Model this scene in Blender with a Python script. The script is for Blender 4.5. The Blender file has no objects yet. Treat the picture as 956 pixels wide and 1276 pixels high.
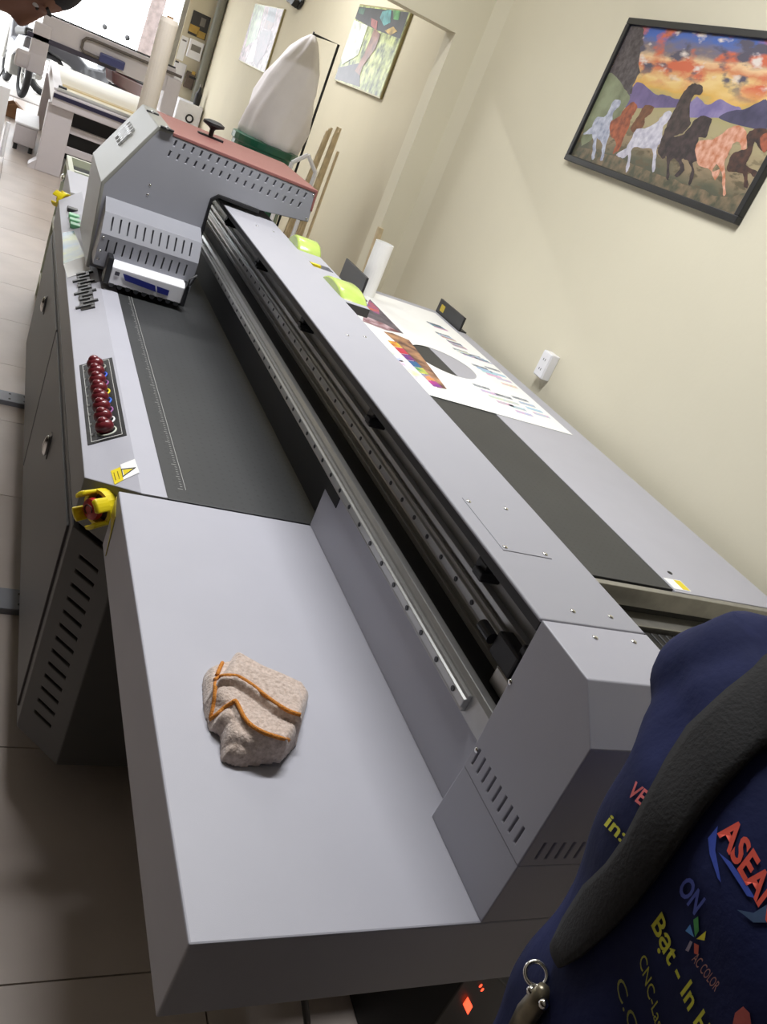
import bpy, bmesh, math, random
from mathutils import Vector, Matrix
from mathutils.bvhtree import BVHTree

random.seed(7)
PI = math.pi
T = 0.88                      # height of the printer bed above the floor
CAM = Vector((0.0, 0.0, 1.63))

# ------------------------------------------------------------------ camera
scene = bpy.context.scene
col = scene.collection
F_PX = 1044.98
RX = Vector((0.86578404, 0.1698234, 0.47072074))
RY = Vector((-0.32692618, -0.5202128, 0.78898537))
RZ = Vector((0.37886313, -0.83698187, -0.39487222))
cam_data = bpy.data.cameras.new('camera')
cam = bpy.data.objects.new('camera', cam_data)
col.objects.link(cam)
cam_data.sensor_fit = 'VERTICAL'
cam_data.sensor_height = 36.0
cam_data.lens = F_PX / 1276.0 * 36.0
cam_data.clip_start = 0.02
cam_data.clip_end = 200
rot = Matrix(((RX.x, -RX.y, -RX.z), (RY.x, -RY.y, -RY.z), (RZ.x, -RZ.y, -RZ.z)))
cam.matrix_world = Matrix.Translation(CAM) @ rot.to_4x4()
scene.camera = cam

# ------------------------------------------------------------------ world, lights, exposure
world = bpy.data.worlds.new('sky'); scene.world = world
world.use_nodes = True
wb = world.node_tree.nodes['Background']
wb.inputs[0].default_value = (0.93, 0.96, 1.0, 1)
wb.inputs[1].default_value = 7.0
scene.view_settings.view_transform = 'Standard'
scene.view_settings.look = 'None'
scene.view_settings.gamma = 1.0
scene.view_settings.use_curve_mapping = False
scene.view_settings.exposure = -0.12
LAMPS = [(0.56, 2.05, 80.0), (0.7, 4.2, 17.0), (0.9, 7.2, 78.0)]     # ceiling tube lamps: x, y, watts
LAMP_COL = (0.98, 0.985, 1.0)

# ------------------------------------------------------------------ measuring helpers
def ray(p):
    d = Vector((p[0] - 478.0, p[1] - 638.0, F_PX))
    return Vector((RX.dot(d), RY.dot(d), RZ.dot(d)))
def on_z(p, z): r = ray(p); return CAM + r * ((z - CAM.z) / r.z)
def on_x(p, x): r = ray(p); return CAM + r * (x / r.x)
def on_y(p, y): r = ray(p); return CAM + r * (y / r.y)
def on_plane(p, o, n):
    r = ray(p); n = Vector(n); return CAM + r * ((Vector(o) - CAM).dot(n) / r.dot(n))

# ------------------------------------------------------------------ materials
def rgb(r, g, b):
    def c(v):
        v /= 255.0
        return v / 12.92 if v <= 0.04045 else ((v + 0.055) / 1.055) ** 2.4
    return (c(r), c(g), c(b), 1)
MATS = {}
def mat(name, color, rough=0.5, metal=0.0, noise=0.0, scale=40.0, bump=0.0, bscale=300.0, emit=None, estr=0.0,
        alpha=1.0, trans=0.0, coat=0.0, spec=0.5, sheen=0.0, color2=None, subsurf=0.0):
    if name in MATS: return MATS[name]
    m = bpy.data.materials.new(name); m.use_nodes = True
    nt = m.node_tree; b = nt.nodes['Principled BSDF']
    b.inputs['Base Color'].default_value = color
    b.inputs['Roughness'].default_value = rough
    b.inputs['Metallic'].default_value = metal
    b.inputs['Specular IOR Level'].default_value = spec
    b.inputs['Coat Weight'].default_value = coat
    b.inputs['Sheen Weight'].default_value = sheen
    b.inputs['Transmission Weight'].default_value = trans
    b.inputs['Alpha'].default_value = alpha
    if emit: b.inputs['Emission Color'].default_value = emit; b.inputs['Emission Strength'].default_value = estr
    tc = nt.nodes.new('ShaderNodeTexCoord')
    if noise > 0 or color2:
        n = nt.nodes.new('ShaderNodeTexNoise'); n.inputs['Scale'].default_value = scale; n.inputs['Detail'].default_value = 6
        nt.links.new(tc.outputs['Object'], n.inputs['Vector'])
        mx = nt.nodes.new('ShaderNodeMix'); mx.data_type = 'RGBA'
        c2 = color2 or tuple(max(0, v * (1 - noise)) for v in color[:3]) + (1,)
        mx.inputs[6].default_value = color; mx.inputs[7].default_value = c2
        rm = nt.nodes.new('ShaderNodeMapRange'); rm.inputs[1].default_value = 0.35; rm.inputs[2].default_value = 0.68
        nt.links.new(n.outputs['Fac'], rm.inputs[0]); nt.links.new(rm.outputs[0], mx.inputs[0])
        nt.links.new(mx.outputs[2], b.inputs['Base Color'])
    if bump > 0:
        n2 = nt.nodes.new('ShaderNodeTexNoise'); n2.inputs['Scale'].default_value = bscale; n2.inputs['Detail'].default_value = 3
        nt.links.new(tc.outputs['Object'], n2.inputs['Vector'])
        bp = nt.nodes.new('ShaderNodeBump'); bp.inputs['Strength'].default_value = bump; bp.inputs['Distance'].default_value = 0.002
        nt.links.new(n2.outputs['Fac'], bp.inputs['Height']); nt.links.new(bp.outputs[0], b.inputs['Normal'])
    MATS[name] = m
    return m

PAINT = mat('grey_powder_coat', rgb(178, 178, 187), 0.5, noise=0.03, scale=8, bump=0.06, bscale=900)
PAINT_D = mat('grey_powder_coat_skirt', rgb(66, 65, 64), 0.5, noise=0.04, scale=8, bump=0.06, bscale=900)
CARR = mat('carriage_side_paint', rgb(146, 147, 154), 0.45, noise=0.03, scale=8, bump=0.05, bscale=900)
SHELL = mat('carriage_shell_paint', rgb(138, 138, 131), 0.42, noise=0.03, scale=8, bump=0.05, bscale=900)
LIGHTP = mat('light_grey_paint', rgb(162, 162, 169), 0.6, noise=0.02, scale=9, bump=0.04, bscale=900)
RED = mat('rusty_red_paint', rgb(140, 90, 85), 0.5, noise=0.05, scale=10, bump=0.05, bscale=900)
BLACK = mat('black_plastic', rgb(26, 26, 28), 0.5, noise=0.1, scale=60)
BLACKM = mat('black_metal', rgb(34, 35, 38), 0.4, noise=0.1, scale=20)
DARKST = mat('dark_steel', rgb(158, 158, 154), 0.42, metal=0.2, noise=0.15, scale=25)
STEEL = mat('steel', rgb(184, 184, 182), 0.34, metal=0.5, noise=0.06, scale=50)
CHROME = mat('chrome', rgb(225, 225, 222), 0.12, metal=1.0, noise=0.05, scale=40)
ALU = mat('aluminium', rgb(172, 170, 164), 0.36, metal=0.75, noise=0.15, scale=30)
WHITEP = mat('white_plastic', rgb(236, 236, 240), 0.4, noise=0.03, scale=20)
YELLOW = mat('yellow_plastic', rgb(236, 214, 30), 0.4, noise=0.06, scale=40)
REDBTN = mat('red_plastic', rgb(178, 40, 34), 0.35, noise=0.1, scale=60)
MAROON = mat('maroon_plastic', rgb(116, 36, 44), 0.3, noise=0.25, scale=120, coat=0.3)
LIME = mat('lime_acrylic', rgb(168, 192, 88), 0.25, noise=0.12, scale=14, coat=0.35, color2=rgb(190, 210, 112))
def bed_material():
    m = mat('vacuum_bed', rgb(56, 57, 58), 0.5, noise=0.12, scale=6)
    nt = m.node_tree; b = nt.nodes['Principled BSDF']
    tc = nt.nodes.new('ShaderNodeTexCoord')
    vd = nt.nodes.new('ShaderNodeVectorMath'); vd.operation = 'SCALE'; vd.inputs['Scale'].default_value = 1 / 0.022
    fr = nt.nodes.new('ShaderNodeVectorMath'); fr.operation = 'FRACTION'
    ds = nt.nodes.new('ShaderNodeVectorMath'); ds.operation = 'DISTANCE'; ds.inputs[1].default_value = (.5, .5, .5)
    sep = nt.nodes.new('ShaderNodeSeparateXYZ'); cmb = nt.nodes.new('ShaderNodeCombineXYZ'); cmb.inputs[2].default_value = .5
    lt = nt.nodes.new('ShaderNodeMath'); lt.operation = 'LESS_THAN'; lt.inputs[1].default_value = 0.14
    mx = nt.nodes.new('ShaderNodeMix'); mx.data_type = 'RGBA'; mx.inputs[7].default_value = rgb(46, 47, 47)
    src = b.inputs['Base Color'].links[0].from_socket
    nt.links.new(tc.outputs['Object'], vd.inputs[0]); nt.links.new(vd.outputs[0], fr.inputs[0])
    nt.links.new(fr.outputs[0], sep.inputs[0]); nt.links.new(sep.outputs[0], cmb.inputs[0]); nt.links.new(sep.outputs[1], cmb.inputs[1])
    nt.links.new(cmb.outputs[0], ds.inputs[0]); nt.links.new(ds.outputs['Value'], lt.inputs[0])
    nt.links.new(lt.outputs[0], mx.inputs[0]); nt.links.new(src, mx.inputs[6]); nt.links.new(mx.outputs[2], b.inputs['Base Color'])
    return m
BED = bed_material()
WALL = mat('cream_wall_paint', rgb(226, 220, 198), 0.85, noise=0.05, scale=1.4, bump=0.15, bscale=60)
WALL2 = mat('cream_wall_paint_far', rgb(216, 208, 184), 0.85, noise=0.07, scale=1.2, bump=0.15, bscale=60)
CEIL = mat('ceiling_paint', rgb(236, 234, 226), 0.9, noise=0.03, scale=2)
GROUT = mat('floor_grout', rgb(116, 106, 99), 0.9, noise=0.2, scale=30)
TILE = mat('floor_tile', rgb(188, 176, 168), 0.36, noise=0.14, scale=3.5, bump=0.1, bscale=25)
WOOD = mat('pine_wood', rgb(218, 198, 160), 0.65, noise=0.25, scale=18, bump=0.2, bscale=80)
PAPER = mat('white_paper', rgb(246, 246, 244), 0.7, noise=0.02, scale=20)
SKIN = mat('skin', rgb(150, 104, 82), 0.5, noise=0.12, scale=25, subsurf=0.1)
HAIR = mat('dark_hair', rgb(30, 24, 22), 0.6, noise=0.3, scale=90, bump=0.4, bscale=200)

# ------------------------------------------------------------------ mesh helpers
class M:
    def __init__(s): s.v = []; s.f = []; s.mi = []; s.m = 0
    def _add(s, vs, fs):
        o = len(s.v); s.v += [tuple(v) for v in vs]
        for f in fs: s.f.append([i + o for i in f]); s.mi.append(s.m)
        return s
    def box(s, x0, x1, y0, y1, z0, z1):
        vs = [(x, y, z) for z in (z0, z1) for y in (y0, y1) for x in (x0, x1)]
        return s._add(vs, [(0, 2, 3, 1), (4, 5, 7, 6), (0, 1, 5, 4), (2, 6, 7, 3), (0, 4, 6, 2), (1, 3, 7, 5)])
    def prism(s, pts, axis, a0, a1):
        n = len(pts)
        def w(p, a):
            return {'x': (a, p[0], p[1]), 'y': (p[0], a, p[1]), 'z': (p[0], p[1], a)}[axis]
        vs = [w(p, a0) for p in pts] + [w(p, a1) for p in pts]
        fs = [list(range(n))[::-1], list(range(n, 2 * n))] + [(i, (i + 1) % n, n + (i + 1) % n, n + i) for i in range(n)]
        return s._add(vs, fs)
    def poly(s, pts, off):
        """flat polygon of 3d points made thick by the vector off"""
        n = len(pts); off = Vector(off)
        vs = [Vector(p) for p in pts] + [Vector(p) + off for p in pts]
        fs = [list(range(n))[::-1], list(range(n, 2 * n))] + [(i, (i + 1) % n, n + (i + 1) % n, n + i) for i in range(n)]
        return s._add(vs, fs)
    def cyl(s, p0, p1, r0, r1=None, n=12):
        return s.tube([p0, p1], [r0, r0 if r1 is None else r1], n)
    def tube(s, path, r, n=8, closed=False):
        path = [Vector(p) for p in path]; k = len(path)
        rs = r if isinstance(r, (list, tuple)) else [r] * k
        ref = None; vs = []
        for i, p in enumerate(path):
            if closed: t = path[(i + 1) % k] - path[i - 1]
            else: t = path[min(i + 1, k - 1)] - path[max(i - 1, 0)]
            t.normalize()
            if ref is None:
                ref = Vector((0, 0, 1)) if abs(t.z) < 0.9 else Vector((1, 0, 0))
            u = t.cross(ref)
            if u.length < 1e-5: u = t.orthogonal()
            u.normalize(); w = t.cross(u).normalized(); ref = -w if ref.dot(-w) > 0 else w
            u = t.cross(ref).normalized(); w = ref
            for j in range(n):
                a = 2 * PI * j / n
                vs.append(p + (u * math.cos(a) + w * math.sin(a)) * rs[i])
        fs = []
        for i in range(k if closed else k - 1):
            for j in range(n):
                a, b = i * n + j, i * n + (j + 1) % n
                c, d = ((i + 1) % k) * n + (j + 1) % n, ((i + 1) % k) * n + j
                fs.append((a, b, c, d))
        if not closed:
            fs.append(list(range(n))[::-1]); fs.append(list(range((k - 1) * n, k * n)))
        return s._add(vs, fs)
    def ell(s, c, r, nu=16, nv=10, rotm=None, z0=-1.0):
        """ellipsoid; z0 cuts the bottom (fraction)"""
        c = Vector(c); vs = []; fs = []
        a0 = math.asin(z0)
        for i in range(nv + 1):
            a = a0 + (PI / 2 - a0) * i / nv
            for j in range(nu):
                t = 2 * PI * j / nu
                q = Vector((r[0] * math.cos(a) * math.cos(t), r[1] * math.cos(a) * math.sin(t), r[2] * math.sin(a)))
                if rotm: q = rotm @ q
                vs.append(c + q)
        for i in range(nv):
            for j in range(nu):
                fs.append((i * nu + j, i * nu + (j + 1) % nu, (i + 1) * nu + (j + 1) % nu, (i + 1) * nu + j))
        if z0 > -1: fs.append(list(range(nu))[::-1])
        return s._add(vs, fs)
    def lathe(s, c, prof, n=20):
        """profile [(r, z)] around a vertical axis at c"""
        vs = []; fs = []
        for r, z in prof:
            for j in range(n):
                a = 2 * PI * j / n
                vs.append((c[0] + r * math.cos(a), c[1] + r * math.sin(a), c[2] + z))
        for i in range(len(prof) - 1):
            for j in range(n):
                fs.append((i * n + j, i * n + (j + 1) % n, (i + 1) * n + (j + 1) % n, (i + 1) * n + j))
        fs.append(list(range(n))[::-1]); fs.append(list(range((len(prof) - 1) * n, len(prof) * n)))
        return s._add(vs, fs)
    def mesh(s, name, mats, smooth=False, recalc=True):
        me = bpy.data.meshes.new(name); me.from_pydata(s.v, [], s.f)
        mats = mats if isinstance(mats, (list, tuple)) else [mats]
        for m in mats: me.materials.append(m)
        for p, k in zip(me.polygons, s.mi): p.material_index = k; p.use_smooth = smooth
        if recalc:
            bm = bmesh.new(); bm.from_mesh(me)
            bmesh.ops.remove_doubles(bm, verts=bm.verts, dist=1e-6)
            bmesh.ops.recalc_face_normals(bm, faces=bm.faces); bm.to_mesh(me); bm.free()
        me.update(); return me
    def build(s, name, mats, parent=None, bevel=0.0, smooth=False, seg=2):
        return place(name, s.mesh(name, mats, smooth), parent, bevel=bevel, seg=seg)

ROOTLOC = {}
def place(name, me, parent=None, loc=None, rot=None, bevel=0.0, seg=2):
    o = bpy.data.objects.new(name, me); col.objects.link(o)
    if loc is not None: o.location = loc
    if rot is not None: o.rotation_euler = rot
    if parent:
        o.parent = parent
        if parent.type == 'EMPTY': o.matrix_parent_inverse = Matrix.Translation(-Vector(parent.location))
    if bevel > 0:
        b = o.modifiers.new('bevel', 'BEVEL'); b.width = bevel; b.segments = seg; b.limit_method = 'ANGLE'; b.angle_limit = 0.6
    return o
def tag(o, label, cat, group=None):
    o['label'] = label; o['category'] = cat
    if group: o['group'] = group
    return o
def thing(name, label, cat, loc, group=None):
    e = bpy.data.objects.new(name, None); col.objects.link(e); e.location = loc; e.empty_display_size = 0.1
    return tag(e, label, cat, group)
def struct(o): o['kind'] = 'structure'; return o
def cut(o, cutter):
    """real slots: subtract the cutter's boxes from the plate"""
    c = bpy.data.objects.new('tmp', cutter.mesh('tmp', BLACK)); col.objects.link(c)
    keep = [(m.width, m.segments) for m in o.modifiers if m.type == 'BEVEL']
    o.modifiers.clear()
    b = o.modifiers.new('cut', 'BOOLEAN'); b.object = c; b.operation = 'DIFFERENCE'; b.solver = 'EXACT'
    bpy.context.view_layer.update()
    dg = bpy.context.evaluated_depsgraph_get()
    me = bpy.data.meshes.new_from_object(o.evaluated_get(dg))
    o.modifiers.clear(); o.data = me
    bpy.data.objects.remove(c)
    for w, s in keep:
        bv = o.modifiers.new('bevel', 'BEVEL'); bv.width = w; bv.segments = s; bv.limit_method = 'ANGLE'; bv.angle_limit = 0.6
    return o
def text_mesh(body, size=1.0, depth=0.0, bold=0.0, align='LEFT', shear=0.0):
    cu = bpy.data.curves.new('txt', 'FONT'); cu.body = body; cu.size = size; cu.extrude = depth; cu.offset = bold
    cu.align_x = align; cu.shear = shear; cu.resolution_u = 3
    o = bpy.data.objects.new('txt', cu); col.objects.link(o)
    bpy.context.view_layer.update()
    dg = bpy.context.evaluated_depsgraph_get()
    me = bpy.data.meshes.new_from_object(o.evaluated_get(dg))
    bpy.data.objects.remove(o)
    return me
def text_obj(name, body, size, mtl, origin, ux, uy, parent=None, depth=0.0005, bold=0.0, shear=0.0, align='LEFT'):
    me = text_mesh(body, size, depth, bold, align, shear)
    ux = Vector(ux).normalized(); uy = Vector(uy); uy = (uy - ux * uy.dot(ux)).normalized(); uz = ux.cross(uy)
    for v in me.vertices:
        c = v.co.copy(); v.co = Vector(origin) + ux * c.x + uy * c.y + uz * c.z
    me.materials.clear(); me.materials.append(mtl)
    return place(name, me, parent)

# ================================================================== ROOM
XR = 2.25; XL = -3.4; YB = -5.2; YF = 13.1; CH = 3.3; YS = 4.85
fl = struct(M().box(XL, 2.4, YB, YF + 0.2, -0.10, -0.006).build('floor', GROUT))
tile_me = {}
y = 4.61 - 0.6 * 16
ys = []
while y < YF: ys.append(y); y += 0.6
xs = [0.65 - 0.6 * k for k in range(-4, 7)]
for yy in ys:
    for xx in xs:
        x0 = max(xx - 0.6, XL); x1 = min(xx, 2.4); y0 = max(yy, YB); y1 = min(yy + 0.6, YF)
        if x1 - x0 < 0.03 or y1 - y0 < 0.03: continue
        k = (round(x1 - x0, 3), round(y1 - y0, 3))
        if k not in tile_me:
            w, d = k[0] / 2 - 0.0018, k[1] / 2 - 0.0018
            tile_me[k] = M().box(-w, w, -d, d, -0.008, 0.0).mesh('tile', TILE)
        place('tile', tile_me[k], fl, loc=((x0 + x1) / 2, (y0 + y1) / 2, 0))
def tile_tint():
    nt = TILE.node_tree; b = nt.nodes['Principled BSDF']
    oi = nt.nodes.new('ShaderNodeObjectInfo'); hs = nt.nodes.new('ShaderNodeHueSaturation')
    mr = nt.nodes.new('ShaderNodeMapRange'); mr.inputs[3].default_value = 0.93; mr.inputs[4].default_value = 1.05
    src = b.inputs['Base Color'].links[0].from_socket
    nt.links.new(oi.outputs['Random'], mr.inputs[0]); nt.links.new(mr.outputs[0], hs.inputs['Value'])
    nt.links.new(src, hs.inputs['Color']); nt.links.new(hs.outputs[0], b.inputs['Base Color'])
tile_tint()
struct(M().box(XL - 0.2, 2.6, YB - 0.2, YF + 0.2, CH, CH + 0.15).build('ceiling', CEIL))
struct(M().box(XR, XR + 0.25, YB, YS, 0, CH).build('wall_right', WALL))
struct(M().box(2.30, 2.5, YS, YF, 0, CH).build('wall_right_far', WALL2))
WALLD = mat('dark_brown_wall', rgb(70, 60, 54), 0.8, noise=0.1, scale=3)
struct(M().box(XL - 0.2, XL, YB, YS, 0, CH).build('wall_left', WALLD))
struct(M().box(XL - 0.2, XL, YS, YF + 0.2, 0, CH).build('wall_left_far', WALL2))
struct(M().box(XL, XR, YB - 0.2, YB, 0, CH).build('wall_back', WALLD))
cw = M().box(2.055, XR, YS, YS + 0.14, 0, CH).box(XL, 2.055, YS, YS + 0.14, 2.16, CH).box(XL, -2.6, YS, YS + 0.14, 0, 2.16)
struct(cw.build('wall_partition', WALL))
struct(M().prism([(2.21, YS), (XR, YS - 0.12), (XR, YS)], 'z', 0, CH).build('trim_1', WALL))
struct(M().box(XR - 0.012, XR, YB, YS - 0.13, 0, 0.1).build('baseboard_right', mat('baseboard_tile', rgb(150, 130, 118), 0.4, noise=0.1, scale=6)))
fw = M().box(1.86, 2.4, YF, YF + 0.2, 0, CH).box(XL, 1.86, YF, YF + 0.2, 2.62, CH).box(XL, -2.8, YF, YF + 0.2, 0, 2.62)
struct(fw.build('wall_front', WALL2))
wn = M()
for x in (-2.8, -1.3, 0.15, 1.80): wn.box(x, x + 0.06, YF + 0.05, YF + 0.15, 0 if x in (-2.8, 1.80) else 2.2, 2.62)
wn.box(-2.8, 1.86, YF + 0.05, YF + 0.15, 2.55, 2.62).box(-2.8, 1.86, YF + 0.05, YF + 0.15, 2.2, 2.25)
struct(wn.build('window_1', ALU))
struct(M().box(-12, 12, YF + 0.2, 40, -0.14, -0.03).build('trim_2', mat('pavement', rgb(190, 186, 180), 0.9, noise=0.1, scale=2)))

# ceiling lamps (real tube fixtures)
TUBE = mat('lit_tube', rgb(255, 252, 244), 0.4, emit=(1, 0.97, 0.92, 1), estr=6.0)
for lx, ly, pw in LAMPS:
    near = {2.05: 'white double tube lamp on the ceiling over the near half of the printer', 4.2: 'white double tube lamp on the ceiling next to the partition',
            7.2: 'white double tube lamp on the ceiling over the router'}[ly]
    t = thing('ceiling_lamp', near, 'lamp', (lx, ly, CH - 0.09), 'ceiling tube lamps')
    M().box(lx - 0.62, lx + 0.62, ly - 0.09, ly + 0.09, CH - 0.05, CH).build('housing', WHITEP, t, bevel=0.004)
    for s in (-1, 1):
        M().cyl((lx - 0.6, ly + s * 0.05, CH - 0.07), (lx + 0.6, ly + s * 0.05, CH - 0.07), 0.014, n=10).build('tube', TUBE, t, smooth=True)
    ld = bpy.data.lights.new('tube_light', 'AREA'); ld.shape = 'RECTANGLE'; ld.size = 1.2; ld.size_y = 0.14
    ld.energy = pw; ld.color = LAMP_COL
    lo = bpy.data.objects.new('tube_light', ld); col.objects.link(lo); lo.location = (lx, ly, CH - 0.10)
    lo.parent = t; lo.matrix_parent_inverse = Matrix.Translation(-Vector(t.location))

# ================================================================== PRINTER
P = thing('flatbed_printer', 'long grey flatbed printer with raised gantry beam beside the cream wall', 'printer', (1.15, 2.4, 0))
def pz(z): return T + z
NX, LX, NY = 0.335, 0.253, 1.385      # near corner: bed level edge, left plane, near plane
CY = 1.497
# --- base cabinet with chamfered corners
base = [(LX, CY), (NX, NY), (2.05, NY), (2.05, 3.93), (NX, 3.93), (LX, 3.83)]
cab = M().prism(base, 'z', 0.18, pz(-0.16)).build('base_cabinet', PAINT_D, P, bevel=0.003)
cdir = Vector((NX - LX, NY - CY, 0)).normalized(); cn = Vector((cdir.y, -cdir.x, 0))   # along the chamfer, outward normal
if cn.x > 0: cn = -cn
cutm = M()
for i in range(13):
    z = pz(-0.21) - i * 0.0345
    for k in (0,):
        c = Vector((LX, CY, z)) + cdir * 0.066
        a = c - cdir * 0.028 + Vector((0, 0, 0.0)); b = c + cdir * 0.028
        pts = [a + Vector((0, 0, 0.0035)), b + Vector((0, 0, 0.0035)), b - Vector((0, 0, 0.0035)), a - Vector((0, 0, 0.0035))]
        cutm.poly([p + cn * 0.01 for p in pts], -cn * 0.04)
cut(cab, cutm)
gap = [(LX + 0.012, CY + 0.006), (NX + 0.005, NY + 0.012), (2.04, NY + 0.012), (2.04, 3.92), (NX, 3.92), (LX + 0.012, 3.82)]
M().prism(gap, 'z', pz(-0.16), pz(-0.145)).build('shadow_gap', BLACK, P)
# plinth and feet
M().box(0.42, 1.95, 1.6, 3.7, 0.10, 0.18).build('lower_frame', BLACKM, P)
foot_me = M().lathe((0, 0, 0), [(0.04, 0), (0.045, 0.012), (0.018, 0.02), (0.018, 0.10)], 14).mesh('leveling_foot', BLACKM, True)
for x in (0.48, 1.2, 1.88):
    for yy in (1.68, 2.6, 3.6): place('leveling_foot', foot_me, P, loc=(x, yy, 0))
for yy in (2.13, 3.56):
    sb = M().box(-0.06, 0.42, yy, yy + 0.10, 0.0, 0.022).build('support_bar', mat('bar_grey_paint', rgb(132, 134, 142), 0.45, noise=0.08, scale=12), P, bevel=0.002)
    for a in (0.24, 0.30):
        for b in (0.025, 0.075): M().cyl((a - 0.02, yy + b, 0.021), (a - 0.02, yy + b, 0.0235), 0.005, n=10).build('bolt_hole', BLACK, sb)
# doors on the left side
for (y0, y1, hy) in ((1.535, 2.65, 2.12), (2.67, 3.80, 3.26)):
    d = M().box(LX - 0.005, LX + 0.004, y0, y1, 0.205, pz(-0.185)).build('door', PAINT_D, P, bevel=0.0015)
    M().box(LX - 0.0075, LX - 0.004, hy - 0.012, hy + 0.012, pz(-0.345), pz(-0.272)).build('handle_plate', BLACKM, d, bevel=0.002)
    h = M().ell((LX - 0.012, hy, pz(-0.31)), (0.010, 0.010, 0.030), 14, 10).build('handle', CHROME, d, smooth=True)
# --- top skirt with the sloping left panel
sk = M()
def sk_prof(z0):
    return None
top = [(LX - 0.003, CY, -0.05), (NX, NY - 0.002, 0.0), (0.385, NY - 0.002, 0.0), (0.385, 3.93, 0.0), (NX, 3.93, 0.0), (LX - 0.003, 3.85, -0.05)]
bot = [(x, y, -0.145) for x, y, z in top]
vs = [(x, y, pz(z)) for x, y, z in top + bot]
sk._add(vs, [(1, 2, 3, 4), (0, 1, 4, 5), (11, 10, 9, 8, 7, 6), (0, 6, 7, 1), (1, 7, 8, 2), (2, 8, 9, 3), (3, 9, 10, 4), (4, 10, 11, 5), (5, 11, 6, 0)])
sk.mi = [0, 0] + [1] * 7  # top faces lighter grey, sides and underside mid grey
sk.build('side_panel', [PAINT, mat('mid_grey_skirt', rgb(116, 116, 113), 0.5, noise=0.04, scale=8)], P, bevel=0.002)
SO = Vector((NX, 2.0, T)); SN = Vector((-0.05, 0, NX - LX + 0.003)).normalized()    # the sloping panel's plane
if SN.z < 0: SN = -SN
def slope(p, lift=0.0): return on_plane(p, SO + SN * lift, SN)
# --- bed, margins, ruler
M().box(0.385, 1.73, NY - 0.002, 3.90, pz(-0.145), pz(-0.0015)).build('vacuum_bed', BED, P, bevel=0.001)
M().box(1.73, 2.17, 1.372, 3.93, pz(-0.05), pz(0.0)).build('side_table', PAINT, P, bevel=0.002)
M().box(0.385, 1.73, 3.90, 3.93, pz(-0.145), pz(0.0)).build('end_strip', PAINT, P, bevel=0.001)
rl = M().box(0.4255, 0.4265, 1.43, 3.4, pz(-0.002), pz(-0.0011))
for i in range(197):
    yy = 1.43 + i * 0.01; w = 0.010 if i % 10 == 0 else (0.007 if i % 5 == 0 else 0.0045)
    rl.box(0.4205 - w, 0.4205, yy - 0.0006, yy + 0.0006, pz(-0.002), pz(-0.0011))
ru = rl.build('ruler_scale', mat('ruler_print', rgb(176, 176, 172), 0.6), P); ru['kind'] = 'stuff'
# near end beams of the bed behind the gantry
M().box(0.83, 2.17, 1.352, 1.372, pz(-0.055), pz(-0.002)).build('end_rail', ALU, P, bevel=0.002)
M().box(0.83, 2.17, 1.362, 1.372, pz(-0.075), pz(-0.055)).build('end_groove', BLACK, P)
M().box(0.83, 2.17, 1.30, 1.372, pz(-0.20), pz(-0.075)).build('end_plate', ALU, P, bevel=0.002)
M().box(0.83, 2.17, 1.12, 1.372, pz(-0.22), pz(-0.20)).build('lower_plate', ALU, P, bevel=0.002)
lpz = M()
for (x, yy) in ((1.70, 1.26), (1.95, 1.26), (1.45, 1.26)): M().cyl((x, yy, pz(-0.2)), (x, yy, pz(-0.194)), 0.009, n=12).build('bolt', BLACKM, P)
M().box(1.72, 1.80, 1.28, 1.301, pz(-0.12), pz(-0.09)).build('sensor_block', BLACK, P, bevel=0.002)
# cable chain: ribbed links
def chain_link():
    m = M().box(-0.055, 0.055, -0.0105, 0.0105, -0.03, 0.03)
    m.box(-0.050, 0.050, 0.0105, 0.014, -0.026, 0.026)
    return m.mesh('chain_link', BLACK)
lk = chain_link()
ch = M().box(1.18, 1.20, 1.17, 1.30, pz(-0.20), pz(-0.03)).build('cable_chain', BLACKM, P)
for i in range(22):
    place('chain_link', lk, ch, loc=(1.20 + i * 0.026, 1.235, pz(-0.115)), rot=(0, 0, PI / 2), bevel=0.002, seg=1)
# --- near tray with the block below the end cap
tr = M().box(0.293, 0.83, 0.489, 1.376, pz(-0.12), pz(0.0)).build('tray', PAINT, P, bevel=0.0025)
tb = M().prism([(0.489, 0.0), (0.645, 0.0), (0.640, 0.099), (0.489, 0.099)], 'x', 0.645, 0.83)
tb.v = [(a, b, pz(c)) for a, b, c in tb.v]
tb.build('tray_riser', PAINT, P, bevel=0.0015)
M().box(0.676, 0.688, 0.640, 1.378, pz(0.0), pz(0.112)).build('tray_back_panel', PAINT, P, bevel=0.0015)
M().box(0.6745, 0.6768, 1.30, 1.378, pz(0.088), pz(0.1125)).build('panel_notch', BLACK, P)
# --- gantry end cap
prof = [(0.489, 0.099), (0.493, 0.276), (0.546, 0.327), (0.648, 0.327), (0.640, 0.099)]
pc = M().prism(prof, 'x', 0.6445, 0.815); pc.v = [(a, b, pz(c)) for a, b, c in pc.v]
capo = pc.build('end_cap', PAINT, P, bevel=0.0015)
cm = M()
for i in range(9):
    yy = 0.629 - i * 0.0148
    cm.box(0.63, 0.67, yy - 0.0016, yy + 0.0016, pz(0.112), pz(0.137))
for i in range(10):
    x = 0.664 + i * 0.0145
    cm.box(x - 0.0016, x + 0.0016, 0.47, 0.52, pz(0.110), pz(0.136))
cut(capo, cm)
scr = M().ell((0, 0, 0), (0.0042, 0.0042, 0.002), 12, 4, z0=0.0).mesh('screw', CHROME, True)
for (x, yy) in ((0.712, 0.626), (0.777, 0.628)): place('screw', scr, capo, loc=(x, yy, pz(0.327)))
for (yy, z) in ((0.634, 0.131), (0.6425, 0.236)): place('screw', scr, capo, loc=(0.6445, yy, pz(z)), rot=(0, -PI / 2, 0))
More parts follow.
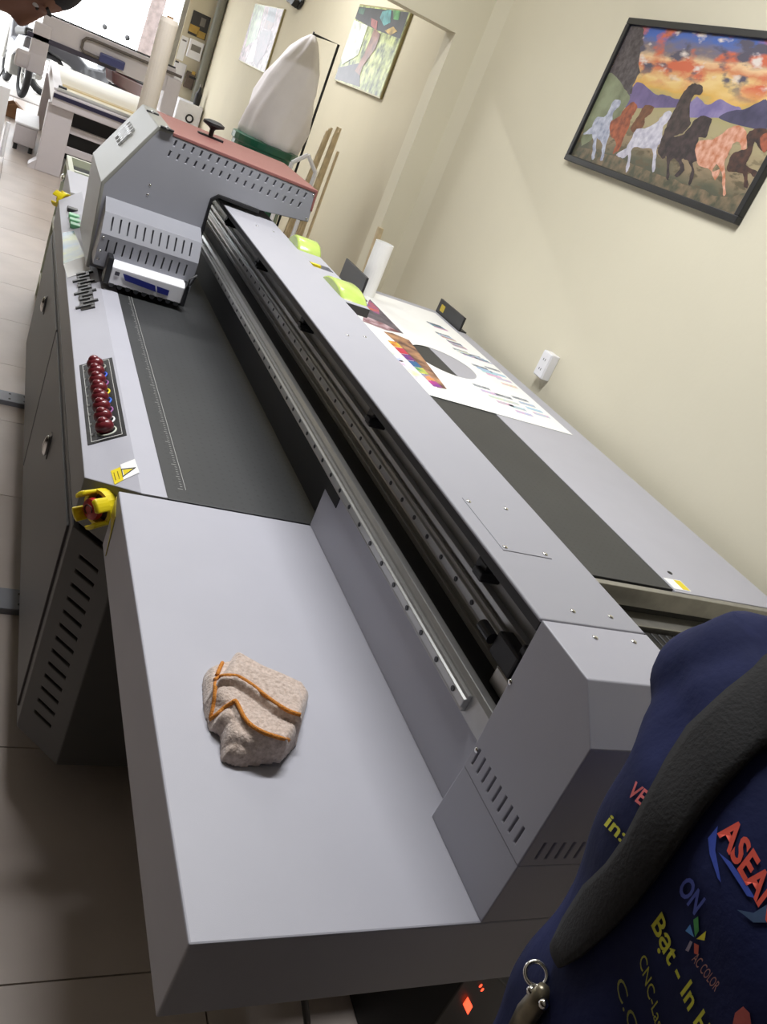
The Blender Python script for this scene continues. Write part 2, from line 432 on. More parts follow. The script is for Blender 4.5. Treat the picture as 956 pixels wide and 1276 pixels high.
# far end cap and tray
pc = M().prism([(2 * 2.66 - 0.489 + 0 * a, b) if False else (2 * 2.66 - a, b) for a, b in prof][::-1], 'x', 0.6445, 0.815); pc.v = [(a, b, pz(c)) for a, b, c in pc.v]
pc.build('end_cap', PAINT, P, bevel=0.0015)
M().box(0.293, 0.83, 3.94, 4.42, pz(-0.12), pz(-0.02)).build('tray', PAINT, P, bevel=0.0025)
M().box(0.645, 0.83, 4.42, 2 * 2.66 - 0.489, pz(-0.12), pz(0.099)).build('tray_riser', PAINT, P, bevel=0.0015)
# --- gantry beam
GY0, GY1 = 0.64, 4.68
cov = M().box(0.6445, 0.815, 0.650, GY1 - 0.01, pz(0.3215), pz(0.327)).build('gantry_cover', LIGHTP, P, bevel=0.003, seg=3)
for (x, yy) in ((0.711, 0.677), (0.774, 0.677), (0.716, 1.643), (0.770, 1.674), (0.716, 2.58), (0.77, 2.58)): place('screw', scr, cov, loc=(x, yy, pz(0.327)))
ap = M().box(0.672, 0.756, 0.802, 0.940, pz(0.3268), pz(0.3280)).build('access_plate', LIGHTP, P, bevel=0.0004, seg=1)
for (x, yy) in ((0.679, 0.930), (0.748, 0.932), (0.679, 0.810), (0.749, 0.811)): place('screw', scr, ap, loc=(x, yy, pz(0.3280)))
M().box(0.6465, 0.6575, 0.651, GY1 - 0.012, pz(0.309), pz(0.3215)).build('cover_lip_strip', BLACK, P)  # thin black strip below the cover's front edge
M().box(0.800, 0.815, GY0, GY1, pz(0.10), pz(0.3215)).build('beam_back', PAINT, P)
M().box(0.735, 0.800, GY0, GY1, pz(0.112), pz(0.3215)).build('beam_wall', DARKST, P)
M().box(0.728, 0.735, GY0, GY1, pz(0.1575), pz(0.168)).build('beam_lip', STEEL, P, bevel=0.001)
M().box(0.690, 0.735, GY0, GY1, pz(0.150), pz(0.1575)).build('belt_channel', BLACK, P)
M().prism([(0.673, pz(0.112)), (0.673, pz(0.150)), (0.677, pz(0.1575)), (0.6885, pz(0.160)), (0.691, pz(0.156)), (0.735, pz(0.150)), (0.735, pz(0.112))], 'y', GY0, GY1).build('lower_beam', STEEL, P, bevel=0.001)
M().box(0.695, 0.700, 1.386, 3.88, pz(0.010), pz(0.112)).build('under_beam_sheet', BLACK, P)  # thin black sheet in the gap between beam and bed
M().box(0.800, 0.815, 0.640, 1.37, pz(-0.02), pz(0.10)).build('rear_panel', PAINT, P)
bolt_me = M().cyl((0, 0, 0), (-0.0012, 0, 0), 0.0042, n=10).mesh('bolt', BLACKM)
def rail(x1, x0, z0, z1, y0, y1, n0):
    zc = (z0 + z1) / 2; h = z1 - z0
    pr = [(x1, z0), (x0 + (x1 - x0) * .35, z0), (x0 + (x1 - x0) * .45, z0 + h * .2), (x0, z0 + h * .28), (x0, z1 - h * .28), (x0 + (x1 - x0) * .45, z1 - h * .2), (x0 + (x1 - x0) * .35, z1), (x1, z1)]
    r = M().prism([(a, pz(b)) for a, b in pr], 'y', y0, y1).build('linear_rail', STEEL, P, bevel=0.0008, seg=1)
    yy = y0 + 0.03
    while yy < 2.7:
        place('bolt', bolt_me, r, loc=(x0 - 0.0002, yy, pz(zc))); yy += 0.06
    return r
rail(0.673, 0.662, 0.119, 0.146, 0.717, GY1 - 0.1, 0)
rail(0.735, 0.723, 0.181, 0.210, 0.780, GY1 - 0.1, 0)
M().box(0.722, 0.735, GY0, GY1, pz(0.222), pz(0.232)).build('scale_strip', STEEL, P, bevel=0.001)
for yy in (0.863, 1.368, 1.893, 2.401, 2.9):
    c = M().box(0.700, 0.735, yy - 0.014, yy + 0.014, pz(0.244), pz(0.272)).box(0.693, 0.735, yy - 0.020, yy + 0.004, pz(0.252), pz(0.262))
    c.build('belt_clip', BLACK, P, bevel=0.002)
mo = M().box(0.700, 0.735, 0.705, 0.765, pz(0.188), pz(0.226)).box(0.706, 0.735, 0.69, 0.72, pz(0.21), pz(0.24)).build('belt_pulley_block', BLACK, P, bevel=0.004)
M().cyl((0.70, 0.768, pz(0.207)), (0.70, 0.800, pz(0.207)), 0.009, n=14).build('pulley', BLACKM, mo, smooth=False)
M().box(0.700, 0.735, 0.655, 0.735, pz(0.160), pz(0.190)).build('bracket', ALU, P, bevel=0.003)
# --- rear box with lime covers
rb = M().box(0.813, 0.885, 1.955, 2.56, pz(0.304), pz(0.327)).build('rear_box', LIGHTP, P, bevel=0.002)
cut(rb, M().box(0.815, 0.878, 2.262, 2.315, pz(0.311), pz(0.34)))
M().box(0.818, 0.85, 2.299, 2.314, pz(0.3105), pz(0.3265)).build('slot_label', YELLOW, rb)
def lime(y0, y1, zc, h):
    m = M(); n = 14; vs = []; fs = []
    for k, x in enumerate((0.812, 0.820, 0.880, 0.887)):
        s = (0.9, 1, 1, 0.93)[k]
        for i in range(n + 1):
            a = PI * i / n
            yc = (y0 + y1) / 2
            vs.append((x, yc - math.cos(a) * (y1 - y0) / 2 * s, zc + math.sin(a) * h * s - 0.02))
    w = n + 1
    for k in range(3):
        for i in range(n): fs.append((k * w + i, k * w + i + 1, (k + 1) * w + i + 1, (k + 1) * w + i))
        fs.append((k * w + n, k * w, (k + 1) * w, (k + 1) * w + n))
    fs.append(list(range(w))); fs.append(list(range(3 * w, 4 * w))[::-1])
    m._add(vs, fs)
    o = m.build('lime_cover', LIME, P, smooth=False)
    for p in o.data.polygons: p.use_smooth = len(p.vertices) == 4
    return o
lime(1.96, 2.19, pz(0.325), 0.042)
lime(2.42, 2.56, pz(0.326), 0.05)

# --- carriage
CYN = 2.75; CYF = 3.22
pl = [(0.301, 0.016), (0.285, 0.268), (0.397, 0.470), (0.913, 0.463), (0.921, 0.365), (0.755, 0.348), (0.618, 0.350), (0.598, 0.330), (0.598, 0.016)]
pl = [(a, pz(b)) for a, b in pl]
cs = M().prism(pl, 'y', CYN, CYN + 0.012).build('carriage_side', CARR, P, bevel=0.002)
cm = M()
for i in range(17):
    x = 0.445 + i * 0.0268
    for k, (dx, z) in enumerate(((0.008, 0.447), (0.0, 0.413))):
        cm.poly([(x + dx - 0.004, CYN - 0.01, pz(z) - 0.0085 - i * 0.0004), (x + dx + 0.001, CYN - 0.01, pz(z) - 0.0085 - i * 0.0004), (x + dx + 0.004, CYN - 0.01, pz(z) + 0.0085 - i * 0.0004), (x + dx - 0.001, CYN - 0.01, pz(z) + 0.0085 - i * 0.0004)], (0, 0.018, 0))
cut(cs, cm)
for p in ((391, 244), (382, 273), (187, 231), (184, 243)):
    q = on_y(p, CYN); place('screw', scr, cs, loc=(q.x, CYN, q.z), rot=(PI / 2, 0, 0))
nf = M().prism([(0.755, pz(0.348)), (0.618, pz(0.350)), (0.598, pz(0.330)), (0.598, pz(0.10)), (0.606, pz(0.10)), (0.606, pz(0.326)), (0.622, pz(0.341)), (0.755, pz(0.338))], 'y', CYN - 0.006, CYN + 0.05)
nf.build('carriage_gasket', BLACK, P, bevel=0.001)
# shell: outer skin around left, chamfer and top
out = [(0.296, 0.010), (0.280, 0.270), (0.395, 0.476), (0.440, 0.4765), (0.440, 0.466), (0.40, 0.464), (0.291, 0.266), (0.306, 0.010)]
M().prism([(a, pz(b)) for a, b in out], 'y', CYN - 0.001, CYF).build('carriage_shell', SHELL, P, bevel=0.003)
M().prism([(0.440, pz(0.464)), (0.440, pz(0.474)), (0.918, pz(0.468)), (0.921, pz(0.40)), (0.914, pz(0.40)), (0.91, pz(0.458))], 'y', CYN - 0.002, CYF).build('carriage_top', RED, P, bevel=0.002)
M().box(0.31, 0.59, CYN + 0.012, CYF - 0.02, pz(0.02), pz(0.26)).build('print_head_box', BLACKM, P)
M().prism([(0.41, pz(0.27)), (0.41, pz(0.455)), (0.905, pz(0.455)), (0.905, pz(0.36)), (0.62, pz(0.36)), (0.58, pz(0.27))], 'y', CYN + 0.012, CYF - 0.02).build('carriage_core', BLACKM, P)
M().prism(pl, 'y', CYF - 0.012, CYF).build('carriage_side', CARR, P, bevel=0.002)
# knob
kb = M().box(0.56, 0.645, 3.025, 3.05, pz(0.471), pz(0.478)).build('lock_plate', BLACKM, P)
M().lathe((0.602, 3.038, pz(0.476)), [(0.008, 0), (0.008, 0.022), (0.012, 0.026), (0.036, 0.036), (0.036, 0.044), (0.02, 0.05)], 16).build('knob', BLACK, kb, smooth=False)
# hinges
for p in ((188, 140), (206, 160)):
    q = on_z(p, pz(0.477)); hg = M().box(q.x - 0.014, q.x + 0.026, q.y - 0.007, q.y + 0.007, pz(0.4755), pz(0.481)).build('hinge', BLACK, P, bevel=0.002)
    M().cyl((q.x + 0.005, q.y - 0.009, pz(0.481)), (q.x + 0.005, q.y + 0.009, pz(0.481)), 0.004, n=10).build('hinge_pin', STEEL, hg)
# badge on the chamfer
chn = Vector((-(0.476 - 0.270), 0, 0.395 - 0.280)).normalized(); chu = Vector((0.395 - 0.280, 0, 0.476 - 0.270)).normalized()
bc = on_plane((157, 166), (0.280, 3, pz(0.270)), chn)
EMB = mat('dark_chrome_emblem', rgb(58, 58, 57), 0.4, metal=0.2, noise=0.2, scale=60)
def emblem(c, uy, n, L, W, parent, name='emblem', mt=None):
    """raised block lettering plate; uy along the reading direction, c the centre"""
    uy = Vector(uy).normalized(); n = Vector(n).normalized(); ux = n.cross(uy)
    m = M()
    def bar(a0, a1, b0, b1, h=0.006):
        m.poly([c + uy * a + ux * b for a, b in ((a0, b0), (a1, b0), (a1, b1), (a0, b1))], n * h)
    k = 11; st = L / k
    m.poly([c + uy * a + ux * b for a, b in ((-L / 2, -W * .5), (L / 2, -W * .5), (L / 2, W * .36), (-L / 2, W * .36))], n * 0.0025)
    for i in range(k):
        a = -L / 2 + i * st
        bar(a, a + st * .34, -W * .5, W * .34)
        if i % 3 == 0: bar(a, a + st * .34, W * .34, W * .62)
        if i % 2 == 0: bar(a, a + st * 1.05, W * .14, W * .34, 0.0055)
        else: bar(a, a + st * 1.05, -W * .5, -W * .32, 0.0055)
        if i % 4 == 2: bar(a, a + st * .34, -W * .8, -W * .5)
    return m.build(name, mt or EMB, parent)
emblem(bc, (0, -1, 0), chn, 0.17, 0.05, P, 'badge', STEEL)
# lamp hood with slots (sloped top face and front face)
LY = 2.655
hp = [(CYN, pz(0.207)), (LY + 0.012, pz(0.196)), (LY, pz(0.158)), (LY, pz(0.045)), (CYN, pz(0.045))]
hp = [(2.752, pz(0.236)), (2.672, pz(0.208)), (2.640, pz(0.150)), (2.648, pz(0.052)), (2.752, pz(0.052))]
hood = M().prism(hp, 'x', 0.302, 0.596).build('lamp_hood', CARR, P, bevel=0.002)
cm = M()
for i in range(11):
    x = 0.327 + i * 0.0238
    a = Vector((0, 2.672, pz(0.208))); b = Vector((0, 2.640, pz(0.150))); d = (b - a).normalized(); nn = Vector((0, d.z, -d.y))
    if nn.y > 0: nn = -nn
    p0 = a + d * 0.010; p1 = a + d * 0.052
    cm.poly([(x - .0022, *(p0 + nn * .01)[1:]), (x + .0022, *(p0 + nn * .01)[1:]), (x + .0022, *(p1 + nn * .01)[1:]), (x - .0022, *(p1 + nn * .01)[1:])], -nn * 0.03)
    cm.box(x - 0.0022, x + 0.0022, 2.63, 2.665, pz(0.098), pz(0.136))
cut(hood, cm)
for z in (0.139, 0.098, 0.072): place('screw', scr, hood, loc=(0.311, 2.6405, pz(z)), rot=(PI / 2, 0, 0))
# side bracket and white lamp box
M().box(0.334, 0.350, 2.592, 2.65, pz(0.020), pz(0.10)).build('lamp_bracket', BLACKM, P, bevel=0.003)
M().box(0.570, 0.582, 2.592, 2.65, pz(0.018), pz(0.085)).build('lamp_bracket', BLACKM, P, bevel=0.003)
lb = M().prism([(2.60, pz(0.022)), (2.595, pz(0.075)), (2.612, pz(0.086)), (2.646, pz(0.086)), (2.646, pz(0.022))], 'x', 0.350, 0.570).build('lamp_box', WHITEP, P, bevel=0.003)
BLUEL = mat('blue_label', rgb(36, 44, 128), 0.4, noise=0.05, scale=80)
def lbq(u, v): # on the box's near face
    return (0.350 + 0.22 * u, 2.5985 - 0.005 * v - 0.0004, pz(0.022 + 0.053 * v))
M().poly([lbq(.15, .80), lbq(.60, .66), lbq(.63, .30), lbq(.20, .44)], (0, -0.0006, 0)).build('label', BLUEL, lb)
M().poly([lbq(.62, .66), lbq(.80, .62), lbq(.80, .28), lbq(.65, .30)], (0, -0.0006, 0)).build('label', BLUEL, lb)
M().poly([lbq(.05, .80), lbq(.11, .80), lbq(.11, .58), lbq(.05, .58)], (0, -0.0006, 0)).build('label', mat('grey_print', rgb(70, 70, 80), 0.6), lb)
for i in range(9):
    x = 0.36 + i * 0.0245; M().cyl((x, 2.60, pz(0.020)), (x, 2.64, pz(0.020)), 0.008, n=10).build('vent_rib', BLACKM, lb)
M().tube([(0.575, 2.60, pz(0.07)), (0.572, 2.58, pz(0.11)), (0.590, 2.59, pz(0.125)), (0.583, 2.60, pz(0.09)), (0.572, 2.60, pz(0.08))], 0.003, 6).build('cable', BLACK, lb)

# --- switch panel on the sloping left panel
c4 = [slope(p, 0.0) for p in ((98, 458), (138, 444), (158, 540), (110, 558))]
cx0 = (c4[0] + c4[3]) / 2; yN = (c4[2].y + c4[3].y) / 2; yF = (c4[0].y + c4[1].y) / 2
SU = Vector((NX - LX + 0.003, 0, 0.05)).normalized()           # up the slope
def sp(u, yy, h=0.0):                                          # u metres down from the upper edge
    return Vector((NX, yy, T)) - SU * u + SN * h
def quad(m, u0, u1, y0, y1, h0, h1):
    return m.poly([sp(u0, y0, h0), sp(u1, y0, h0), sp(u1, y1, h0), sp(u0, y1, h0)], SN * (h1 - h0))
u0 = (Vector((NX, 0, T)) - Vector((c4[1].x, 0, c4[1].z))).length * 0.5 + (Vector((NX, 0, T)) - Vector((c4[2].x, 0, c4[2].z))).length * 0.5
u0 = 0.006; u1 = 0.086
spn = quad(M(), u0, u1, yN, yF, -0.001, 0.0015).build('switch_panel', BLACK, P, bevel=0.001)
WP = mat('white_print', rgb(226, 226, 222), 0.5)
bd = M()
g = 0.008
quad(bd, u0 + g, u0 + g + .0008, yN + g, yF - g, .0014, .0019); quad(bd, u1 - g - .0008, u1 - g, yN + g, yF - g, .0014, .0019)
quad(bd, u0 + g, u1 - g, yN + g, yN + g + .0018, .0014, .0019); quad(bd, u0 + g, u1 - g, yF - g - .0018, yF - g, .0014, .0019)
bd.build('border_print', WP, spn)
ringc = [(150, 150, 140), (60, 100, 220), (150, 90, 150), (236, 220, 30), (50, 110, 220), (150, 90, 150), (240, 240, 240), (200, 205, 190)]
for i in range(8):
    yy = yF - 0.045 - i * (yF - yN - 0.085) / 7
    cs_ = sp(0.046, yy, 0.0016)
    m = M(); path = []
    for j in range(20):
        a = 2 * PI * j / 20; path.append(cs_ + SU * (math.cos(a) * 0.019 + 0.002) + Vector((0, 1, 0)) * math.sin(a) * 0.019)
    r = m.tube(path, 0.0022, 6, closed=True).build('switch_ring', mat('ring_%d' % i, rgb(*ringc[i]), 0.4), spn, smooth=True)
    sw = M()
    rm = Matrix((SU, Vector((0, 1, 0)), SN)).transposed()
    sw.ell(cs_ + SN * 0.012, (0.020, 0.0155, 0.017), 14, 8, rm)
    sw.ell(cs_ + SN * 0.022, (0.013, 0.009, 0.012), 10, 6, rm)
    sw.build('switch', MAROON, spn, smooth=True)
    quad(M(), 0.072, 0.077, yy - 0.006, yy + 0.006, .0014, .0019).build('legend_print', mat('legend_print', rgb(130, 130, 128), 0.6), spn)
# warning label
wl = M().poly([slope(p, 0.0006) for p in ((150, 579), (168, 572), (174, 589), (154, 598))], SN * 0.0005).build('warning_label', PAPER, P)
M().poly([slope(p, 0.0006) for p in ((138, 587), (150, 582), (154, 598), (143, 604))], SN * 0.0005).build('label_field', YELLOW, wl)
tri = [slope(p, 0.0012) for p in ((151.5, 585), (168.5, 583), (153.5, 594))]
M().tube(tri, 0.0016, 6, closed=True).build('label_triangle', BLACK, wl)
ctr = sum(tri, Vector()) / 3
M().poly([ctr + (q - ctr) * 0.75 for q in tri], SN * 0.0003).build('label_triangle_fill', YELLOW, wl)
for k in range(2): M().tube([slope((142 + 4.5 * k, 589 - 1.5 * k), 0.0012), slope((144.5 + 4.5 * k, 598 - 1.5 * k), 0.0012)], 0.0009, 5).build('label_line', mat('label_ink', rgb(150, 130, 20), 0.6), wl)
# emblem lettering and stickers on the left panel
emblem(slope((108, 362)), (0, -1, 0), SN, 0.34, 0.046, P)
M().poly([slope(p, 0.0005) for p in ((79, 329), (107, 319), (113, 337), (84, 346))], SN * 0.0004).build('paper_sticker', PAPER, P)
HOLO = mat('holographic_sticker', rgb(140, 170, 190), 0.25, color2=rgb(196, 206, 130), noise=0.1, scale=9, coat=0.5)
M().poly([slope(p, 0.0005) for p in ((78, 290), (92, 288), (103, 312), (107, 319), (79, 329))], SN * 0.0004).build('colour_sticker', HOLO, P)
far_sw = [(90, 263), (92, 271), (93, 277), (94, 283)]
for i, p in enumerate(far_sw):
    q = slope(p); m = M().box(q.x - 0.02, q.x + 0.02, q.y - 0.02, q.y + 0.02, q.z - 0.004, q.z + 0.012)
    m.build('rocker_switch', BLACK if i == 0 else mat('green_lit_switch', rgb(120, 190, 140), 0.4, noise=0.1, scale=60), P, bevel=0.003)
# e-stops: yellow guard with prongs and a red mushroom
def estop(c, n, parent, name='emergency_stop'):
    n = Vector(n).normalized(); u = Vector((0, 0, 1)).cross(n).normalized(); w = n.cross(u)
    m = M(); N = 20; R, r = 0.036, 0.029
    vs = []; fs = []
    for k, (rad, d) in enumerate(((R, 0), (R, 0.022), (r, 0.022), (r, 0.0))):
        for j in range(N):
            a = 2 * PI * j / N; vs.append(c + u * math.cos(a) * rad + w * math.sin(a) * rad + n * d)
    for k in range(4):
        for j in range(N): fs.append((k * N + j, k * N + (j + 1) % N, ((k + 1) % 4) * N + (j + 1) % N, ((k + 1) % 4) * N + j))
    m._add(vs, fs)
    g = m.build(name, YELLOW, parent, smooth=False)
    for q in range(4):
        a0 = PI / 4 + q * PI / 2; pr = M(); vs = []; fs = []
        K = 5
        for j in range(K + 1):
            a = a0 - 0.42 + 0.84 * j / K
            for rad, d in ((R, 0.018), (R * 1.04, 0.050), (r * 0.98, 0.054), (r, 0.018)):
                vs.append(c + u * math.cos(a) * rad + w * math.sin(a) * rad + n * d)
        for j in range(K):
            for k in range(4): fs.append((j * 4 + k, j * 4 + (k + 1) % 4, (j + 1) * 4 + (k + 1) % 4, (j + 1) * 4 + k))
        fs.append((0, 1, 2, 3)); fs.append(tuple(K * 4 + k for k in (3, 2, 1, 0)))
        pr._add(vs, fs).build('prong', YELLOW, g, bevel=0.003)
    b = M().cyl(c, c + n * 0.026, 0.011, n=14); b.tube([c + n * d for d in (0.024, 0.03, 0.038, 0.042)], [0.019, 0.022, 0.020, 0.008], 18)
    b.build('button', REDBTN, g, smooth=False)
    a = M(); a.tube([c + n * 0.0425 + u * math.cos(t) * 0.010 + w * math.sin(t) * 0.010 for t in [0.5 * j for j in range(10)]], 0.0014, 5)
    a.build('arrow_mark', mat('arrow_print', rgb(60, 20, 20), 0.6), g)
    return g
ec = on_plane((126, 632), Vector((LX, CY, 0)) + cn * 0.012, cn)
estop(ec - cn * 0.012, cn, P)
q = on_x((77, 254), 0.30); estop(Vector((0.285, 3.90, pz(-0.06))), (-0.7, 0.7, 0), P)
YTAPE = mat('yellow_tape', rgb(206, 190, 70), 0.35, noise=0.1, scale=40)
M().poly([(0.2925, 1.372, pz(-0.010)), (0.2925, 1.335, pz(-0.03)), (0.2925, 1.318, pz(-0.105)), (0.2925, 1.340, pz(-0.060)), (0.2925, 1.372, pz(-0.05))], (-0.0012, 0, 0)).build('yellow_tag', YTAPE, P)

# ================================================================== THINGS ON THE PRINTER
# printed sheet with a round hole
def sheet():
    m = M(); x0, x1, y0, y1 = 1.20, 2.095, 2.455, 3.86
    cx, cy, rx, ry = 1.728, 2.955, 0.145, 0.16
    N = 48; inn = []; outp = []
    for j in range(N):
        a = 2 * PI * j / N; dx, dy = math.cos(a), math.sin(a)
        inn.append((cx + rx * dx, cy + ry * dy))
        t = min(((x1 - cx) / dx if dx > 0 else (x0 - cx) / dx) if abs(dx) > 1e-6 else 9, ((y1 - cy) / dy if dy > 0 else (y0 - cy) / dy) if abs(dy) > 1e-6 else 9)
        outp.append((cx + dx * t, cy + dy * t))
    for cxr, cyr in ((x0, y0), (x0, y1), (x1, y0), (x1, y1)):
        k = min(range(N), key=lambda i: (outp[i][0] - cxr) ** 2 + (outp[i][1] - cyr) ** 2); outp[k] = (cxr, cyr)
    vs = []
    for z in (pz(0.0008), pz(0.0016)):
        vs += [(x, yy, z) for x, yy in inn] + [(x, yy, z) for x, yy in outp]
    fs = []
    for j in range(N):
        k = (j + 1) % N
        fs += [(j, N + j, N + k, k), (2 * N + j, 2 * N + k, 3 * N + k, 3 * N + j), (j, k, 2 * N + k, 2 * N + j), (N + j, 3 * N + j, 3 * N + k, N + k)]
    return m._add(vs, fs)
sh = thing('printed_sheet', 'white printed poster sheet with a round cut-out lying on the printer bed', 'paper', (1.65, 3.1, T))
so = sheet().build('sheet', PAPER, sh)
def print_patch(name, pts, c1, c2, sc, h=0.0018, c3=None):
    m = mat('print_' + name, rgb(*c1), 0.6, color2=rgb(*c2), noise=0.1, scale=sc)
    if isinstance(pts[0], tuple): pts = [on_z(p, pz(h)) for p in pts]
    return M().poly(pts, (0, 0, 0.0003)).build(name, m, so)
print_patch('photo_print', [(461, 373), (472, 384), (503, 416), (480, 409), (457, 396), (456, 384)], (72, 68, 78), (120, 110, 116), 14)
print_patch('sky_print', [(460, 373.5), (472, 385), (473, 392), (466, 389), (457, 382)], (60, 70, 170), (214, 110, 70), 12, h=0.0021)
print_patch('stripe_print', [(453, 393), (480, 404), (500, 415), (480, 411), (452, 400)], (120, 70, 76), (224, 200, 208), 20, h=0.0024)
print_patch('picture_print', [(478, 413), (489, 415), (510, 424), (557, 485), (545, 483), (520, 455), (500, 432)], (92, 60, 56), (196, 150, 110), 16)
cols = [((232, 214, 60), (200, 70, 60)), ((200, 60, 70), (196, 50, 90)), ((150, 50, 110), (60, 60, 150)), ((50, 70, 160), (50, 120, 140)), ((60, 150, 110), (230, 220, 80)), ((240, 150, 70), (60, 150, 200)), ((200, 60, 140), (90, 60, 150))]
for i, (a, b) in enumerate(cols):
    f0 = i / 7; f1 = (i + 0.93) / 7
    def L(f, off): return (483 + 58 * f + off[0], 424 + 58 * f + off[1])
    print_patch('swatch_print', [L(f0, (0, 0)), L(f0, (11, 2)), L(f1, (11, 2)), L(f1, (0, 0))], a, b, 30, h=0.0021)
    MATS.pop('print_swatch_print', None)
for i, p in enumerate(((484, 437), (494, 446), (506, 454), (516, 465), (526, 474))):
    c = on_z(p, pz(0.0021)); k = [(170, 200, 170), (180, 190, 230), (230, 190, 220), (240, 240, 170), (200, 190, 220)][i]
    print_patch('pastel_print', [c + Vector((math.cos(t) * 0.03, math.sin(t) * 0.035, 0)) for t in [PI * j / 5 for j in range(10)]], k, (246, 246, 240), 30)
    MATS.pop('print_pastel_print', None)
pastel = [(186, 190, 198), (176, 200, 230), (180, 216, 228), (228, 180, 212), (236, 232, 186)]
for gi, (a, b) in enumerate((((541, 404), (552, 411)), ((552, 417), (562, 424)), ((566, 427), (575, 434)), ((574, 437), (590, 446)), ((590, 443), (610, 453)), ((598, 457), (622, 472)), ((614, 460), (642, 487)), ((600, 482), (640, 510)), ((628, 494), (662, 522)), ((648, 497), (684, 524)))):
    for k in range(4):
        f = k / 4
        x = a[0] + (b[0] - a[0]) * f; yv = a[1] + (b[1] - a[1]) * f
        c = on_z((x, yv), pz(0.0021))
        print_patch('test_print', [c + Vector((-0.04, -0.012, 0)), c + Vector((0.04, -0.012, 0)), c + Vector((0.04, 0.012, 0)), c + Vector((-0.04, 0.012, 0))], (110, 116, 122) if k == 0 else pastel[(k + gi) % 5], pastel[k], 60)
        MATS.pop('print_test_print', None)
# label and screw hole on the right table
M().cyl((1.79, 1.47, pz(-0.001)), (1.79, 1.47, pz(0.001)), 0.008, n=12).build('screw_hole', BLACK, P)
lab = M().poly([(1.735, 1.385, pz(0.0002)), (1.80, 1.385, pz(0.0002)), (1.80, 1.435, pz(0.0002)), (1.735, 1.435, pz(0.0002))], (0, 0, 0.0006)).build('warning_label', PAPER, P)
M().poly([(1.77, 1.388, pz(0.0008)), (1.797, 1.388, pz(0.0008)), (1.797, 1.432, pz(0.0008)), (1.77, 1.432, pz(0.0008))], (0, 0, 0.0004)).build('label_field', YELLOW, lab)
# black stop plates at the far end
for (x, y0, y1, zt, lbl, nm) in ((2.13, 3.62, 3.92, 0.062, 'black metal stop plate with yellow label beside the cream wall', True), (1.56, 3.60, 3.92, 0.095, 'plain black metal stop plate behind the white tube', False)):
    t = thing('stop_plate', lbl, 'plate', (x, (y0 + y1) / 2, T))
    M().box(x - 0.006, x + 0.006, y0, y1, pz(0.0005), pz(zt + 0.01)).box(x - 0.006, x + 0.04, y0, y1, pz(0.0005), pz(0.006)).build('plate', BLACKM, t, bevel=0.001)
    if nm: M().box(x - 0.0072, x - 0.0058, y1 - 0.08, y1 - 0.035, pz(0.018), pz(0.052)).build('label', mat('old_yellow_label', rgb(214, 190, 70), 0.6, noise=0.2, scale=80), t)
# white tube standing on the bed
wt = thing('paper_tube', 'white rolled paper tube standing upright on the far end of the bed', 'tube', (1.645, 3.76, T))
prof_t = [(0.045, 0.0), (0.045, 0.255), (0.041, 0.255), (0.041, 0.01)]
M().lathe((1.645, 3.76, pz(0.0003)), prof_t, 24).build('roll', PAPER, wt, smooth=False)
M().lathe((1.645, 3.76, pz(0.0005)), [(0.022, 0.0), (0.022, 0.235), (0.018, 0.235), (0.018, 0.01)], 16).build('inner_core', PAPER, wt)

